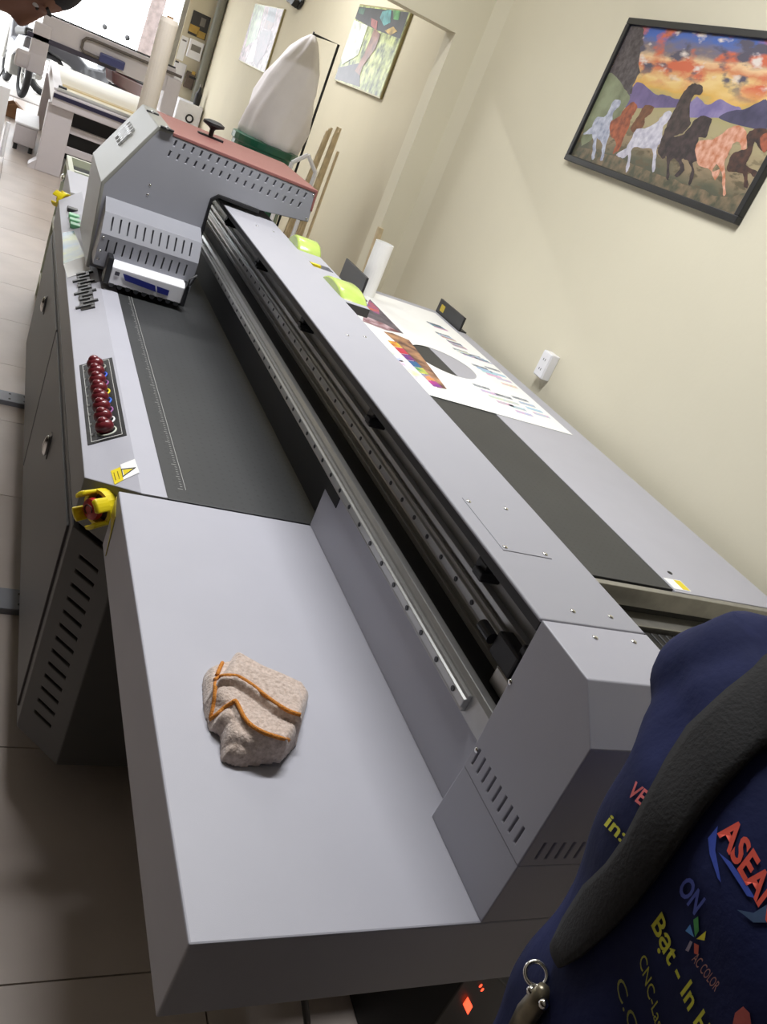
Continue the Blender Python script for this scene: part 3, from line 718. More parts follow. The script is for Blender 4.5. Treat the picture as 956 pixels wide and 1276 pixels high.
# ---- cleaning cloth
def cloth():
    z0 = pz(0.0005)
    def w(p, z=0.035): q = on_z(p, T + z); return Vector((q.x, q.y))
    body = [w(p, .02) for p in ((260, 840), (262, 872), (270, 898), (282, 906), (284, 934), (300, 940), (352, 938), (372, 915), (379, 888), (386, 862), (378, 850), (352, 838), (328, 828), (310, 818), (296, 810), (288, 822), (276, 824), (262, 830))]
    flapA = [w(p, .05) for p in ((267, 848), (275, 843), (295, 843), (318, 857), (345, 878), (380, 893), (386, 865), (378, 850), (328, 828), (296, 810), (288, 822))]
    flapB = [w(p, .045) for p in ((293, 873), (300, 890), (318, 910), (345, 920), (365, 924), (372, 910), (379, 893), (345, 878), (318, 857), (295, 843), (275, 843), (270, 855), (285, 868))]
    flapC = [w(p, .035) for p in ((262, 897), (280, 882), (293, 873), (303, 897), (318, 911), (365, 925), (350, 936), (300, 918), (270, 905))]
    def sd(poly, p):
        d = 1e9; ins = False; n = len(poly)
        for i in range(n):
            a, b = poly[i], poly[(i + 1) % n]; e = b - a; q = p - a
            t = max(0, min(1, q.dot(e) / max(e.dot(e), 1e-12))); d = min(d, (q - e * t).length)
            if (a.y > p.y) != (b.y > p.y) and p.x < (b.x - a.x) * (p.y - a.y) / (b.y - a.y) + a.x: ins = not ins
        return d if ins else -d
    def ss(v, a, b): t = max(0, min(1, (v - a) / (b - a))); return t * t * (3 - 2 * t)
    xs_ = [p.x for p in body]; ys_ = [p.y for p in body]
    X0, X1, Y0, Y1 = min(xs_) - .01, max(xs_) + .01, min(ys_) - .01, max(ys_) + .01
    N = 150
    rnd = random.Random(3)
    ph = [(rnd.uniform(-60, 60), rnd.uniform(-60, 60), rnd.uniform(0, 6)) for _ in range(7)]
    vs = []; ok = {}; idx = {}
    for j in range(N + 1):
        for i in range(N + 1):
            p = Vector((X0 + (X1 - X0) * i / N, Y0 + (Y1 - Y0) * j / N))
            s = sd(body, p)
            if s < -0.004: continue
            def pil(v, r): t = max(0.0, min(1.0, v / r)); return math.sqrt(max(0.0, 1 - (1 - t) ** 2))
            a_, b_, c_ = sd(flapA, p), sd(flapB, p), sd(flapC, p)
            h = 0.024 * pil(s + 0.003, 0.014)
            h += 0.020 * pil(a_ + 0.002, 0.016) + 0.012 * pil(b_ + 0.002, 0.014) * (1 - 0.5 * ss(a_, 0, 0.01)) + 0.011 * pil(c_ + 0.002, 0.012)
            k = sum(math.sin(a * p.x + b * p.y + c) for a, b, c in ph) / 7
            h += (0.004 * k + rnd.uniform(-0.0011, 0.0011)) * ss(s, 0, 0.02)
            idx[(i, j)] = len(vs); vs.append((p.x, p.y, z0 + max(h, 0.0)))
    fs = []
    for j in range(N):
        for i in range(N):
            q = [(i, j), (i + 1, j), (i + 1, j + 1), (i, j + 1)]
            if all(k in idx for k in q): fs.append([idx[k] for k in q])
    bm = bmesh.new()
    bv = [bm.verts.new(v) for v in vs]
    for f in fs: bm.faces.new([bv[k] for k in f])
    bmesh.ops.delete(bm, geom=[v for v in bm.verts if not v.link_faces], context='VERTS')
    ed = [e for e in bm.edges if e.is_boundary]
    r = bmesh.ops.extrude_edge_only(bm, edges=ed)
    for v in [g for g in r['geom'] if isinstance(g, bmesh.types.BMVert)]: v.co.z = z0
    ed = [e for e in bm.edges if e.is_boundary]
    bmesh.ops.holes_fill(bm, edges=ed)
    for it in range(3): bmesh.ops.smooth_vert(bm, verts=bm.verts, factor=0.35, use_axis_x=True, use_axis_y=True, use_axis_z=True)
    for v in bm.verts: v.co.z = max(v.co.z, z0)
    bmesh.ops.recalc_face_normals(bm, faces=bm.faces)
    me = bpy.data.meshes.new('cloth'); bm.to_mesh(me)
    bvh = BVHTree.FromBMesh(bm); bm.free()
    for p in me.polygons: p.use_smooth = True
    return me, bvh
TERRY = mat('beige_terry', rgb(222, 204, 192), 0.95, color2=rgb(186, 166, 152), noise=0.2, scale=190, bump=1.0, bscale=260, sheen=0.4)
HEM = mat('orange_stitching', rgb(226, 150, 62), 0.85, color2=rgb(190, 116, 40), noise=0.2, scale=400, bump=0.8, bscale=500)
ct = thing('cleaning_cloth', 'crumpled beige microfibre cloth with orange hem on the grey tray', 'cloth', (0.57, 1.06, T))
cme, cbvh = cloth(); cme.materials.append(TERRY)
place('fabric', cme, ct)
for line in (((267, 848), (275, 843), (285, 842), (296, 843), (308, 850), (318, 857), (331, 868), (345, 878), (360, 887), (379, 893)),
             ((262, 897), (270, 891), (280, 882), (288, 877), (293, 873), (297, 880), (303, 893), (310, 902), (318, 908), (330, 914), (345, 919), (364, 924)),
             ((262, 896), (265, 884), (267, 872), (268, 860), (268, 849)), ((270, 842), (275, 830), (279, 823)), ((262, 832), (268, 826), (278, 822)), ((280, 828), (288, 818), (296, 809))):
    pts = []
    for a, b in zip(line[:-1], line[1:]):
        for k in range(4):
            p = (a[0] + (b[0] - a[0]) * k / 4, a[1] + (b[1] - a[1]) * k / 4)
            d = ray(p).normalized(); hit = cbvh.ray_cast(CAM, d)
            if hit[0] is not None and hit[0].z > T + 0.004: pts.append(hit[0] + Vector((0, 0, 0.0008)))
    if len(pts) > 3:
        sm = [pts[0]] + [(pts[i - 1] + pts[i] * 2 + pts[i + 1]) / 4 for i in range(1, len(pts) - 1)] + [pts[-1]]
        M().tube(sm, 0.0029, 7).build('hem', HEM, ct, smooth=True)

# ================================================================== WALL THINGS
# ---- outlet
oq = on_x((695, 458), XR)
ol = thing('power_outlet', 'white double power outlet box mounted on the cream wall', 'outlet', (XR, oq.y, oq.z))
oy, oz = 2.985, T + 0.110
M().box(XR - 0.042, XR, oy - 0.036, oy + 0.036, oz - 0.058, oz + 0.058).build('box', WHITEP, ol, bevel=0.004)
M().box(XR - 0.046, XR - 0.041, oy - 0.032, oy + 0.032, oz - 0.054, oz + 0.054).build('face_plate', WHITEP, ol, bevel=0.002)
for dz in (0.022, -0.022):
    for dy in (-0.007, 0.007): M().box(XR - 0.0465, XR - 0.0455, oy + dy - 0.0018, oy + dy + 0.0018, oz + dz - 0.005, oz + dz + 0.005).build('socket_slot', BLACK, ol)

# ---- horse painting
pic = thing('framed_painting', 'black-framed painting of galloping horses at sunset on the cream wall', 'painting', (XR, 2.98, T + 0.9))
PY0, PY1, PZ0, PZ1 = 2.385, 3.563, T + 0.898, T + 1.498
fwid = 0.026
for (a, b, c, d) in ((PY0, PY1, PZ0, PZ0 + fwid), (PY0, PY1, PZ1 - fwid, PZ1), (PY0, PY0 + fwid, PZ0 + fwid, PZ1 - fwid), (PY1 - fwid, PY1, PZ0 + fwid, PZ1 - fwid)):
    M().box(XR - 0.028, XR - 0.001, a, b, c, d).build('frame', BLACKM, pic, bevel=0.003)
CX = XR - 0.016
def canvas_mat():
    m = bpy.data.materials.new('sunset_canvas'); m.use_nodes = True; nt = m.node_tree; b = nt.nodes['Principled BSDF']; b.inputs['Roughness'].default_value = 0.45
    tc = nt.nodes.new('ShaderNodeTexCoord'); sep = nt.nodes.new('ShaderNodeSeparateXYZ'); nt.links.new(tc.outputs['Object'], sep.inputs[0])
    mp = nt.nodes.new('ShaderNodeMapping'); mp.inputs['Scale'].default_value = (1, 3.2, 10.0); nt.links.new(tc.outputs['Object'], mp.inputs[0])
    no = nt.nodes.new('ShaderNodeTexNoise'); no.inputs['Scale'].default_value = 1.6; no.inputs['Detail'].default_value = 8; nt.links.new(mp.outputs[0], no.inputs['Vector'])
    mr = nt.nodes.new('ShaderNodeMapRange'); mr.inputs[1].default_value = PZ0; mr.inputs[2].default_value = PZ1; nt.links.new(sep.outputs[2], mr.inputs[0])
    ad = nt.nodes.new('ShaderNodeMath'); ad.operation = 'MULTIPLY_ADD'; ad.inputs[1].default_value = 0.22; nt.links.new(no.outputs['Fac'], ad.inputs[0]); nt.links.new(mr.outputs[0], ad.inputs[2])
    r = nt.nodes.new('ShaderNodeValToRGB'); e = r.color_ramp.elements
    stops = [(0.0, (74, 70, 58)), (0.14, (84, 86, 70)), (0.24, (146, 128, 102)), (0.40, (170, 158, 122)), (0.56, (168, 160, 110)), (0.62, (214, 170, 84)), (0.69, (230, 200, 136)), (0.75, (206, 130, 88)), (0.80, (232, 196, 150)), (0.86, (120, 110, 120)), (0.92, (70, 104, 180)), (1.0, (56, 92, 176))]
    e[0].position, e[0].color = stops[0][0], rgb(*stops[0][1]); e[1].position, e[1].color = stops[-1][0], rgb(*stops[-1][1])
    for p, c in stops[1:-1]: k = e.new(p); k.color = rgb(*c)
    sb = nt.nodes.new('ShaderNodeMath'); sb.operation = 'SUBTRACT'; sb.inputs[1].default_value = 0.10; nt.links.new(ad.outputs[0], sb.inputs[0])
    nt.links.new(sb.outputs[0], r.inputs[0])
    def clouds(scale, lo, hi, colr, z0, z1, prev, seed):
        mp2 = nt.nodes.new('ShaderNodeMapping'); mp2.inputs['Scale'].default_value = (1, 3.0, 8.0); mp2.inputs['Location'].default_value = (seed, seed, seed); nt.links.new(tc.outputs['Object'], mp2.inputs[0])
        n2 = nt.nodes.new('ShaderNodeTexNoise'); n2.inputs['Scale'].default_value = scale; n2.inputs['Detail'].default_value = 10; nt.links.new(mp2.outputs[0], n2.inputs['Vector'])
        m1 = nt.nodes.new('ShaderNodeMapRange'); m1.inputs[1].default_value = lo; m1.inputs[2].default_value = hi; nt.links.new(n2.outputs['Fac'], m1.inputs[0])
        m2 = nt.nodes.new('ShaderNodeMapRange'); m2.inputs[1].default_value = z0; m2.inputs[2].default_value = z1; nt.links.new(mr.outputs[0], m2.inputs[0])
        mu = nt.nodes.new('ShaderNodeMath'); mu.operation = 'MULTIPLY'; nt.links.new(m1.outputs[0], mu.inputs[0]); nt.links.new(m2.outputs[0], mu.inputs[1])
        mx = nt.nodes.new('ShaderNodeMix'); mx.data_type = 'RGBA'; mx.inputs[7].default_value = rgb(*colr); nt.links.new(mu.outputs[0], mx.inputs[0]); nt.links.new(prev, mx.inputs[6])
        return mx.outputs[2]
    c = clouds(1.7, 0.50, 0.60, (206, 104, 72), 0.60, 0.70, r.outputs[0], 3.0)
    c = clouds(2.4, 0.53, 0.62, (84, 80, 98), 0.58, 0.72, c, 7.0)
    c = clouds(3.0, 0.58, 0.68, (226, 214, 206), 0.62, 0.72, c, 11.0)
    c = clouds(6.0, 0.52, 0.62, (96, 86, 66), 0.45, 0.25, c, 15.0)
    nt.links.new(c, b.inputs['Base Color'])
    return m
cv = M().box(CX, XR - 0.002, PY0 + fwid, PY1 - fwid, PZ0 + fwid, PZ1 - fwid).build('canvas', canvas_mat(), pic)
def zp(u, v): return (700 + u / 956 * 256, v / 1120 * 300)      # zoomed crop -> photograph
layer = [0]
prnd = random.Random(9)
def paint(name, pts, c1, c2=None, sc=30):
    rough = {'tree_paint': 7, 'grass_paint': 6, 'cloud_paint': 8, 'horse_paint': 2.5, 'mountain_paint': 2, 'meadow_paint': 4}.get(name, 0)
    layer[0] += 1
    xx = CX - 0.00006 * layer[0] - 0.0001
    q = []
    sm = []
    n = len(pts)
    for i in range(n):
        p0, p1, p2, p3 = [Vector(pts[(i + k) % n]) for k in (-1, 0, 1, 2)]
        for t in (0.0, 0.25, 0.5, 0.75):
            c = 0.5 * ((2 * p1) + (p2 - p0) * t + (2 * p0 - 5 * p1 + 4 * p2 - p3) * t * t + (3 * p1 - p0 - 3 * p2 + p3) * t ** 3)
            c = p1.lerp(p2, t).lerp(c, 0.75)
            if rough: c += Vector((prnd.uniform(-rough, rough), prnd.uniform(-rough, rough)))
            sm.append((c.x, c.y))
    pts = sm
    for p in pts:
        w = on_x(zp(*p), CX); q.append((xx, max(PY0 + fwid + .001, min(PY1 - fwid - .001, w.y)), max(PZ0 + fwid + .001, min(PZ1 - fwid - .001, w.z))))
    mm = bpy.data.materials.get('paint_%s_%s' % (name, c1)) or None
    key = 'paint_%s_%d_%d_%d' % ((name,) + c1)
    m = mat(key, rgb(*c1), 0.5, color2=rgb(*(c2 or tuple(int(v * .7) for v in c1))), noise=0.2, scale=sc)
    return M().poly(q, (-0.00005, 0, 0)).build(name, m, cv)
paint('mountain_paint', [(300, 470), (345, 385), (385, 395), (440, 440), (480, 440), (530, 460), (600, 470), (600, 500), (300, 500)], (120, 104, 150), (90, 80, 120), 14)
paint('mountain_paint', [(590, 500), (630, 450), (680, 490), (740, 460), (790, 490), (830, 500), (830, 545), (590, 545)], (146, 134, 176), (110, 100, 150), 14)
paint('mountain_paint', [(730, 550), (790, 515), (850, 510), (940, 465), (956, 470), (956, 600), (860, 590)], (84, 80, 110), (60, 58, 84), 14)
paint('tree_paint', [(318, 115), (378, 122), (385, 160), (372, 220), (360, 330), (335, 400), (318, 450), (285, 400), (230, 360), (215, 330), (262, 220)], (62, 56, 58), (100, 92, 96), 45)
paint('meadow_paint', [(215, 340), (285, 400), (318, 450), (300, 500), (250, 560), (150, 640), (90, 680), (110, 590)], (140, 148, 118), (110, 116, 90), 14)
paint('grass_paint', [(50, 735), (100, 690), (250, 730), (420, 800), (560, 850), (760, 920), (870, 900), (800, 1010), (600, 950), (330, 860), (60, 760)], (78, 80, 64), (140, 120, 96), 25)
def horse(c1, c2, pts): return paint('horse_paint', pts, c1, c2, 38)
horse((196, 200, 214), (140, 146, 170), [(100, 625), (140, 590), (165, 545), (205, 540), (230, 490), (250, 462), (275, 470), (265, 500), (245, 515), (235, 570), (225, 620), (205, 680), (195, 740), (180, 745), (190, 680), (165, 640), (160, 700), (150, 740), (140, 735), (148, 660), (140, 625)])
horse((176, 96, 64), (120, 66, 48), [(225, 570), (265, 545), (300, 500), (330, 475), (352, 490), (345, 520), (325, 550), (310, 600), (290, 640), (270, 690), (240, 720), (255, 660), (230, 630)])
horse((130, 84, 56), (90, 60, 44), [(320, 600), (350, 550), (375, 505), (400, 488), (430, 500), (415, 530), (390, 550), (380, 590), (350, 620)])
horse((214, 212, 222), (170, 168, 186), [(255, 720), (300, 690), (330, 640), (350, 600), (400, 595), (440, 570), (475, 530), (500, 515), (515, 530), (490, 570), (470, 600), (465, 650), (445, 690), (440, 760), (430, 800), (420, 790), (425, 700), (380, 690), (330, 690), (320, 760), (305, 800), (298, 790), (312, 720), (285, 735)])
horse((48, 40, 42), (80, 66, 64), [(470, 740), (450, 700), (475, 620), (500, 560), (530, 500), (560, 440), (600, 395), (625, 388), (658, 405), (650, 440), (620, 440), (600, 480), (595, 540), (600, 580), (560, 620), (520, 640), (500, 700)])
horse((44, 36, 40), (74, 60, 62), [(480, 680), (500, 640), (560, 630), (590, 600), (620, 560), (660, 538), (700, 555), (690, 590), (670, 640), (640, 640), (630, 700), (640, 740), (610, 760), (620, 800), (600, 860), (592, 850), (605, 790), (590, 750), (560, 740), (575, 790), (540, 825), (525, 815), (555, 780), (530, 740), (505, 750), (500, 830), (486, 830), (490, 750)])
horse((190, 120, 86), (226, 180, 160), [(622, 700), (640, 655), (700, 650), (740, 630), (780, 595), (825, 585), (860, 610), (860, 690), (840, 705), (830, 660), (800, 670), (780, 710), (760, 760), (765, 900), (752, 905), (745, 800), (720, 765), (700, 800), (740, 790), (715, 840), (690, 790), (640, 770)])
horse((46, 36, 38), (90, 60, 50), [(770, 790), (790, 720), (830, 700), (865, 690), (860, 630), (900, 600), (956, 605), (956, 700), (930, 700), (900, 660), (880, 720), (860, 770), (915, 800), (900, 825), (865, 800), (870, 870), (850, 870), (845, 810), (800, 800)])
horse((176, 96, 70), (120, 70, 56), [(925, 640), (956, 620), (956, 700), (935, 705)])

# ---- two glossy pictures on the far right wall
FX = 2.30
def gloss_mat(name, c1, c2, sc):
    m = mat(name, rgb(*c1), 0.42, color2=rgb(*c2), noise=0.1, scale=sc, coat=0.08)
    return m
def glossy(name, label, y0, y1, z0, z1, cm, blobs):
    t = thing(name, label, 'picture', (FX, (y0 + y1) / 2, z0), 'glossy pictures on the far wall')
    M().box(FX - 0.02, FX, y0, y1, z0, z1).build('frame', mat('thin_gold_frame', rgb(150, 140, 96), 0.4, metal=0.4, noise=0.1, scale=30), t, bevel=0.002)
    pn = M().box(FX - 0.0225, FX - 0.0195, y0 + 0.012, y1 - 0.012, z0 + 0.01, z1 - 0.01).build('glass_pane', cm, t)
    for i, (c, pts) in enumerate(blobs):
        m = mat('%s_%d' % (name, i), rgb(*c), 0.4, color2=rgb(*tuple(int(v * .6) for v in c)), noise=0.1, scale=14, coat=0.08)
        q = [on_x(p, FX) for p in pts]
        q = [(FX - 0.0228 - 0.0003 * i, max(y0 + .013, min(y1 - .013, w.y)), max(z0 + .011, min(z1 - .011, w.z))) for w in q]
        M().poly(q, (-0.0003, 0, 0)).build('print_patch', m, pn)
glossy('flower_picture', 'glossy dark picture with coloured petals and painted-in leaf reflections on the far wall', 6.23, 7.39, T + 0.845, T + 1.425, gloss_mat('leaf_reflection', (196, 206, 130), (44, 58, 30), 16.0),  # foliage reflected in the glass is put into the pane's colour
       [((40, 40, 42), [(450, 10), (514, 15), (502, 50), (480, 42), (466, 36), (442, 24)]), ((60, 50, 52), [(420, 84), (452, 80), (452, 110), (420, 102)]), ((60, 100, 80), [(451, 12), (459, 12), (456, 20), (450, 18)]), ((90, 170, 170), [(480, 16), (492, 12), (490, 30), (482, 34), (477, 24)]), ((90, 170, 90), [(494, 14), (503, 15), (500, 27), (494, 26)]),
        ((176, 96, 90), [(466, 24), (474, 28), (473, 40), (466, 34)]), ((206, 170, 80), [(483, 40), (494, 35), (499, 41), (490, 46)]), ((140, 90, 66), [(470, 38), (478, 44), (472, 62), (456, 84), (452, 96), (446, 90), (458, 68)]), ((240, 244, 226), [(442, 26), (462, 34), (450, 70), (430, 82), (424, 72)])])
glossy('mirror_picture', 'glossy pink and green picture beside the white dust bag', 9.75, 11.18, T + 0.655, T + 1.285, gloss_mat('pink_print', (206, 180, 190), (70, 60, 56), 16.0),
       [((170, 190, 150), [(320, 5), (333, 8), (322, 50), (308, 60)]), ((110, 116, 124), [(338, 10), (348, 11), (344, 30), (335, 26)]), ((130, 80, 60), [(334, 26), (344, 30), (340, 40), (331, 36)]), ((104, 66, 78), [(330, 38), (342, 40), (334, 66), (322, 84), (314, 72), (322, 56)]), ((240, 224, 236), [(316, 60), (324, 48), (318, 78), (308, 80)])])
# black hanging cloth above
hb = thing('baseball_cap', 'black fabric cap hanging high on the far wall', 'cap', (FX - 0.05, 9.0, T + 1.15))
q = [on_x(p, FX - 0.04) for p in ((353, -6), (357, 2), (364, 5), (369, 11), (375, 2), (377, -6))]
M().poly([(FX - 0.04, w.y, w.z) for w in q], (0.03, 0, 0)).build('crown', BLACK, hb, bevel=0.01)
M().poly([(FX - 0.045, w.y, w.z) for w in q[2:5]], (-0.05, 0, 0.01)).build('brim', BLACK, hb, bevel=0.004)

# ---- dust collector: green drum, white bag, pole
DY = 6.2
dc = thing('dust_collector', 'white fabric dust bag over a green drum on a thin pole stand', 'dust collector', (1.60, DY, 0))
GREEN = mat('dark_green_metal', rgb(22, 92, 70), 0.35, noise=0.15, scale=10, coat=0.3)
M().lathe((1.60, DY, 0), [(0.22, 0.62), (0.24, 0.63), (0.24, 0.80), (0.225, 0.81), (0.225, 1.12), (0.237, 1.13), (0.237, 1.17), (0.20, 1.18)], 28).build('drum', GREEN, dc, smooth=False)
m = M(); N = 48; rings = [(1.16, .205, .205, 0.02), (1.22, .213, .21, .02), (1.32, .215, .21, .025), (1.45, .205, .20, .03), (1.58, .18, .18, .04), (1.70, .145, .145, .055), (1.79, .105, .105, .066), (1.86, .06, .06, .075), (1.905, .018, .018, .082)]
vs = []; fs = []
for z, rx_, ry_, dx in rings:
    for j in range(N):
        a = 2 * PI * j / N; k = 1 + 0.05 * math.sin(4 * a + z * 7) + 0.04 * math.sin(9 * a - z * 11) + 0.03 * math.sin(z * 31 + 3 * a)
        vs.append((1.60 + dx + rx_ * k * math.cos(a), DY + ry_ * k * math.sin(a), z))
for i in range(len(rings) - 1):
    for j in range(N): fs.append((i * N + j, i * N + (j + 1) % N, (i + 1) * N + (j + 1) % N, (i + 1) * N + j))
fs.append(list(range(N))[::-1]); fs.append(list(range((len(rings) - 1) * N, len(rings) * N)))
m._add(vs, fs).build('bag', mat('white_filter_fabric', rgb(240, 236, 240), 0.85, noise=0.06, scale=6, bump=0.5, bscale=22), dc, smooth=True)
M().tube([(1.862, DY, 0.0), (1.865, DY, 1.92), (1.68, DY, 1.91)], 0.009, 8).build('pole', BLACKM, dc)
M().tube([(1.68, DY, 1.925), (1.68, DY, 1.90)], 0.006, 6).build('hook', BLACKM, dc)
for a in (0.5, 2.6, 4.7): M().cyl((1.60 + .17 * math.cos(a), DY + .17 * math.sin(a), 0), (1.60 + .17 * math.cos(a), DY + .17 * math.sin(a), 0.63), 0.018).build('leg', BLACKM, dc)
M().lathe((1.60, DY, 0.02), [(0.12, 0.28), (0.13, 0.3), (0.13, 0.6), (0.12, 0.61)], 20).build('motor', BLACKM, dc)

# ---- bundle of wooden sticks and white frame leaning on the far wall
rs = random.Random(5)
for i in range(7):
    dx = 0.03 * i; L = rs.uniform(1.30, 1.46)
    a = Vector((1.76 + 0.035 * i, 5.80 + 0.03 * (i % 3), 0.0)); b = Vector((1.93 + 0.02 * i, 6.02 + 0.03 * (i % 3), L))
    w = M(); u = Vector((0.0075, 0, 0)); v = Vector((0, 0.009, 0))
    base_ = [a + u + v, a - u + v, a - u - v, a + u - v]
    w.poly([Vector((p.x, p.y, max(0, p.z))) for p in base_], b - a)
    tag(w.build('wooden_stick', WOOD), 'thin pine stick in the bundle leaning beside the dust drum', 'stick', 'sticks leaning beside the dust drum')
wf = thing('white_trestle', 'small white trestle frame leaning in front of the pine sticks', 'trestle', (1.80, 5.7, 0))
q = [on_y(p, 5.66) for p in ((363, 212), (374, 195), (385, 210), (350, 262))]
fa, fb, fc = Vector((1.66, 5.66, 1.155)), Vector((1.745, 5.66, 1.235)), Vector((1.83, 5.66, 1.15))
fd, fe = Vector((1.62, 5.62, 0.0)), Vector((1.80, 5.62, 0.0))
for a, b in ((fa, fb), (fb, fc), (fc, fe), (fa, fd), (fd, fe)): M().cyl(a, b, 0.014, n=6).build('rail', WHITEP, wf)

# ---- wooden strip by the partition corner
tag(M().poly([(2.03, 4.70, 0), (2.06, 4.70, 0), (2.06, 4.73, 0), (2.03, 4.73, 0)], (0.0, 0.10, 1.07)).build('wooden_board', WOOD), 'narrow wooden board leaning on the partition corner behind the paper tube', 'board')


# ================================================================== BACKGROUND
# ---- CNC router
WMET = mat('white_machine_paint', rgb(206, 200, 204), 0.4, noise=0.04, scale=6)
R = thing('cnc_router', 'white gantry router table with blue motor block near the bright shopfront', 'router', (1.0, 10.1, 0))
for (x0, x1, y0, y1) in ((0.315, 0.535, 8.80, 8.98), (1.30, 1.52, 8.80, 8.98), (0.315, 0.535, 11.2, 11.38), (1.30, 1.52, 11.2, 11.38)):
    lg = M().box(x0, x1, y0, y1, 0.0, 0.61).build('leg', WMET, R, bevel=0.006)
    M().prism([(x0 - 0.06, 0.0), (x0, 0.0), (x0, 0.09), (x0 - 0.06, 0.03)], 'y', y0, y1).build('foot_gusset', WMET, lg)
M().box(0.335, 1.55, 8.755, 8.86, 0.595, 0.715).build('front_apron', WMET, R, bevel=0.006)
M().box(0.335, 1.55, 11.4, 11.5, 0.595, 0.715).build('rear_apron', WMET, R, bevel=0.006)
for x in (0.335, 1.47): M().box(x, x + 0.08, 8.86, 11.4, 0.60, 0.735).build('side_rail', WMET, R, bevel=0.005)
M().box(0.40, 1.49, 8.86, 11.42, 0.66, 0.722).build('spoilboard', mat('cream_board', rgb(238, 232, 214), 0.6, noise=0.05, scale=4), R)
M().box(0.42, 1.47, 9.28, 9.42, 0.722, 0.734).build('wood_strip', mat('tan_strip', rgb(216, 196, 150), 0.6, noise=0.1, scale=8), R)
M().box(0.34, 1.55, 8.745, 8.76, 0.665, 0.70).build('edge_strip', mat('indigo_strip', rgb(40, 38, 66), 0.4, noise=0.1, scale=10), R)
M().cyl((0.36, 8.80, 0.735), (1.54, 8.80, 0.735), 0.016, n=10).build('clamp_bar', STEEL, R)
M().box(0.37, 0.44, 8.86, 8.93, 0.722, 0.76).build('end_stop', BLACK, R, bevel=0.004)
for z in (0.22, 0.40): M().box(0.535, 1.30, 8.86, 8.92, z, z + 0.06).build('cross_bar', WMET, R, bevel=0.004)
M().box(0.56, 1.28, 9.6, 10.6, 0.05, 0.58).build('vacuum_pump_box', BLACKM, R, bevel=0.01)
BMY = 10.6
M().box(0.17, 1.55, BMY, BMY + 0.22, 0.94, 1.195).build('gantry_beam', WMET, R, bevel=0.008)
M().box(0.05, 0.95, BMY - 0.02, BMY + 0.0, 0.935, 0.985).build('beam_rail', mat('dark_violet_rail', rgb(66, 62, 78), 0.4, noise=0.1, scale=10), R, bevel=0.003)
M().cyl((0.17, BMY + 0.1, 1.20), (1.55, BMY + 0.1, 1.20), 0.012, n=8).build('hose', BLACKM, R)
for x0, x1 in ((0.10, 0.27), (1.48, 1.64)):
    M().prism([(BMY - 0.05, 0.62), (BMY + 0.42, 0.62), (BMY + 0.42, 0.80), (BMY + 0.24, 0.86), (BMY + 0.24, 1.10), (BMY - 0.02, 1.10), (BMY - 0.02, 0.80)], 'x', x0, x1).build('gantry_column', WMET, R, bevel=0.01)
M().box(-0.02, 0.12, BMY - 0.1, BMY + 0.3, 0.63, 0.80).build('column_cover', WMET, R, bevel=0.03, seg=3)
M().box(0.76, 1.02, BMY - 0.10, BMY - 0.02, 0.975, 1.065).build('motor_block', mat('slate_blue_paint', rgb(66, 70, 118), 0.4, noise=0.1, scale=12), R, bevel=0.012)
pts = [(0.60, 1.005), (0.575, 1.03), (0.575, 1.10), (0.60, 1.135), (0.66, 1.145)] + [(0.66 + 0.08 * i, 1.145) for i in range(1, 13)]
ch2 = M().tube([(x, BMY - 0.03, z) for x, z in [(0.80, 1.0), (0.70, 1.0)] + pts], 0.017, 6).build('cable_chain', mat('grey_chain', rgb(104, 96, 92), 0.6, noise=0.3, scale=40), R)

# ---- tall white roll standing in front of the router
tr_ = thing('tall_roll', 'tall off-white roll of sheet standing upright beside the router', 'roll', (1.06, 8.3, 0))
M().lathe((1.06, 8.3, 0), [(0.078, 0.0), (0.078, 1.60), (0.07, 1.635), (0.05, 1.64)], 24).build('outer_sheet', mat('offwhite_sheet', rgb(206, 198, 188), 0.7, noise=0.05, scale=5), tr_, smooth=False)
M().lathe((1.06, 8.3, 1.635), [(0.03, 0.0), (0.03, 0.02), (0.02, 0.02), (0.02, 0.01)], 16).build('inner_core', mat('card_core', rgb(150, 120, 90), 0.8, noise=0.1, scale=20), tr_)

# ---- white boxes, carton and board beside the router
lc = thing('white_machine_base', 'low white machine cabinet with open sides on the floor beside the router', 'cabinet', (0.2, 9.8, 0))
M().box(0.10, 0.30, 9.45, 10.3, 0.06, 0.24).build('body', WMET, lc, bevel=0.01)
M().box(0.09, 0.31, 9.44, 10.31, 0.24, 0.26).build('top', WHITEP, lc, bevel=0.006)
for x in (0.13, 0.27):
    for yy in (9.5, 10.25): M().cyl((x, yy, 0), (x, yy, 0.06), 0.02).build('foot', BLACKM, lc)
ctn = thing('cardboard_scrap', 'small crumpled brown cardboard box on the bright floor by the shopfront', 'box', (0.07, 11.4, 0))
M().prism([(-0.02, 0), (0.16, 0), (0.18, 0.10), (0.08, 0.17), (-0.03, 0.11)], 'y', 11.3, 11.5).build('carton', mat('cardboard', rgb(150, 112, 80), 0.8, noise=0.2, scale=12), ctn, bevel=0.01)
M().poly([(-0.03, 11.28, 0.11), (0.08, 11.28, 0.17), (0.05, 11.2, 0.2), (-0.06, 11.2, 0.14)], (0, 0, 0.006)).build('flap', MATS['cardboard'], ctn)
wb_ = thing('display_stand', 'tall white display panel on short legs at the walkway edge', 'stand', (-0.02, 8.6, 0))
M().box(-0.16, 0.0, 8.55, 8.60, 0.05, 0.62).build('board', WHITEP, wb_, bevel=0.004)
for x in (-0.13, -0.02):
    M().box(x - 0.012, x + 0.012, 8.45, 8.70, 0.0, 0.05).build('leg', BLACKM, wb_)
M().cyl((0.03, 8.72, 0.03), (0.035, 8.72, 0.33), 0.02, n=10).build('post', WHITEP, wb_)

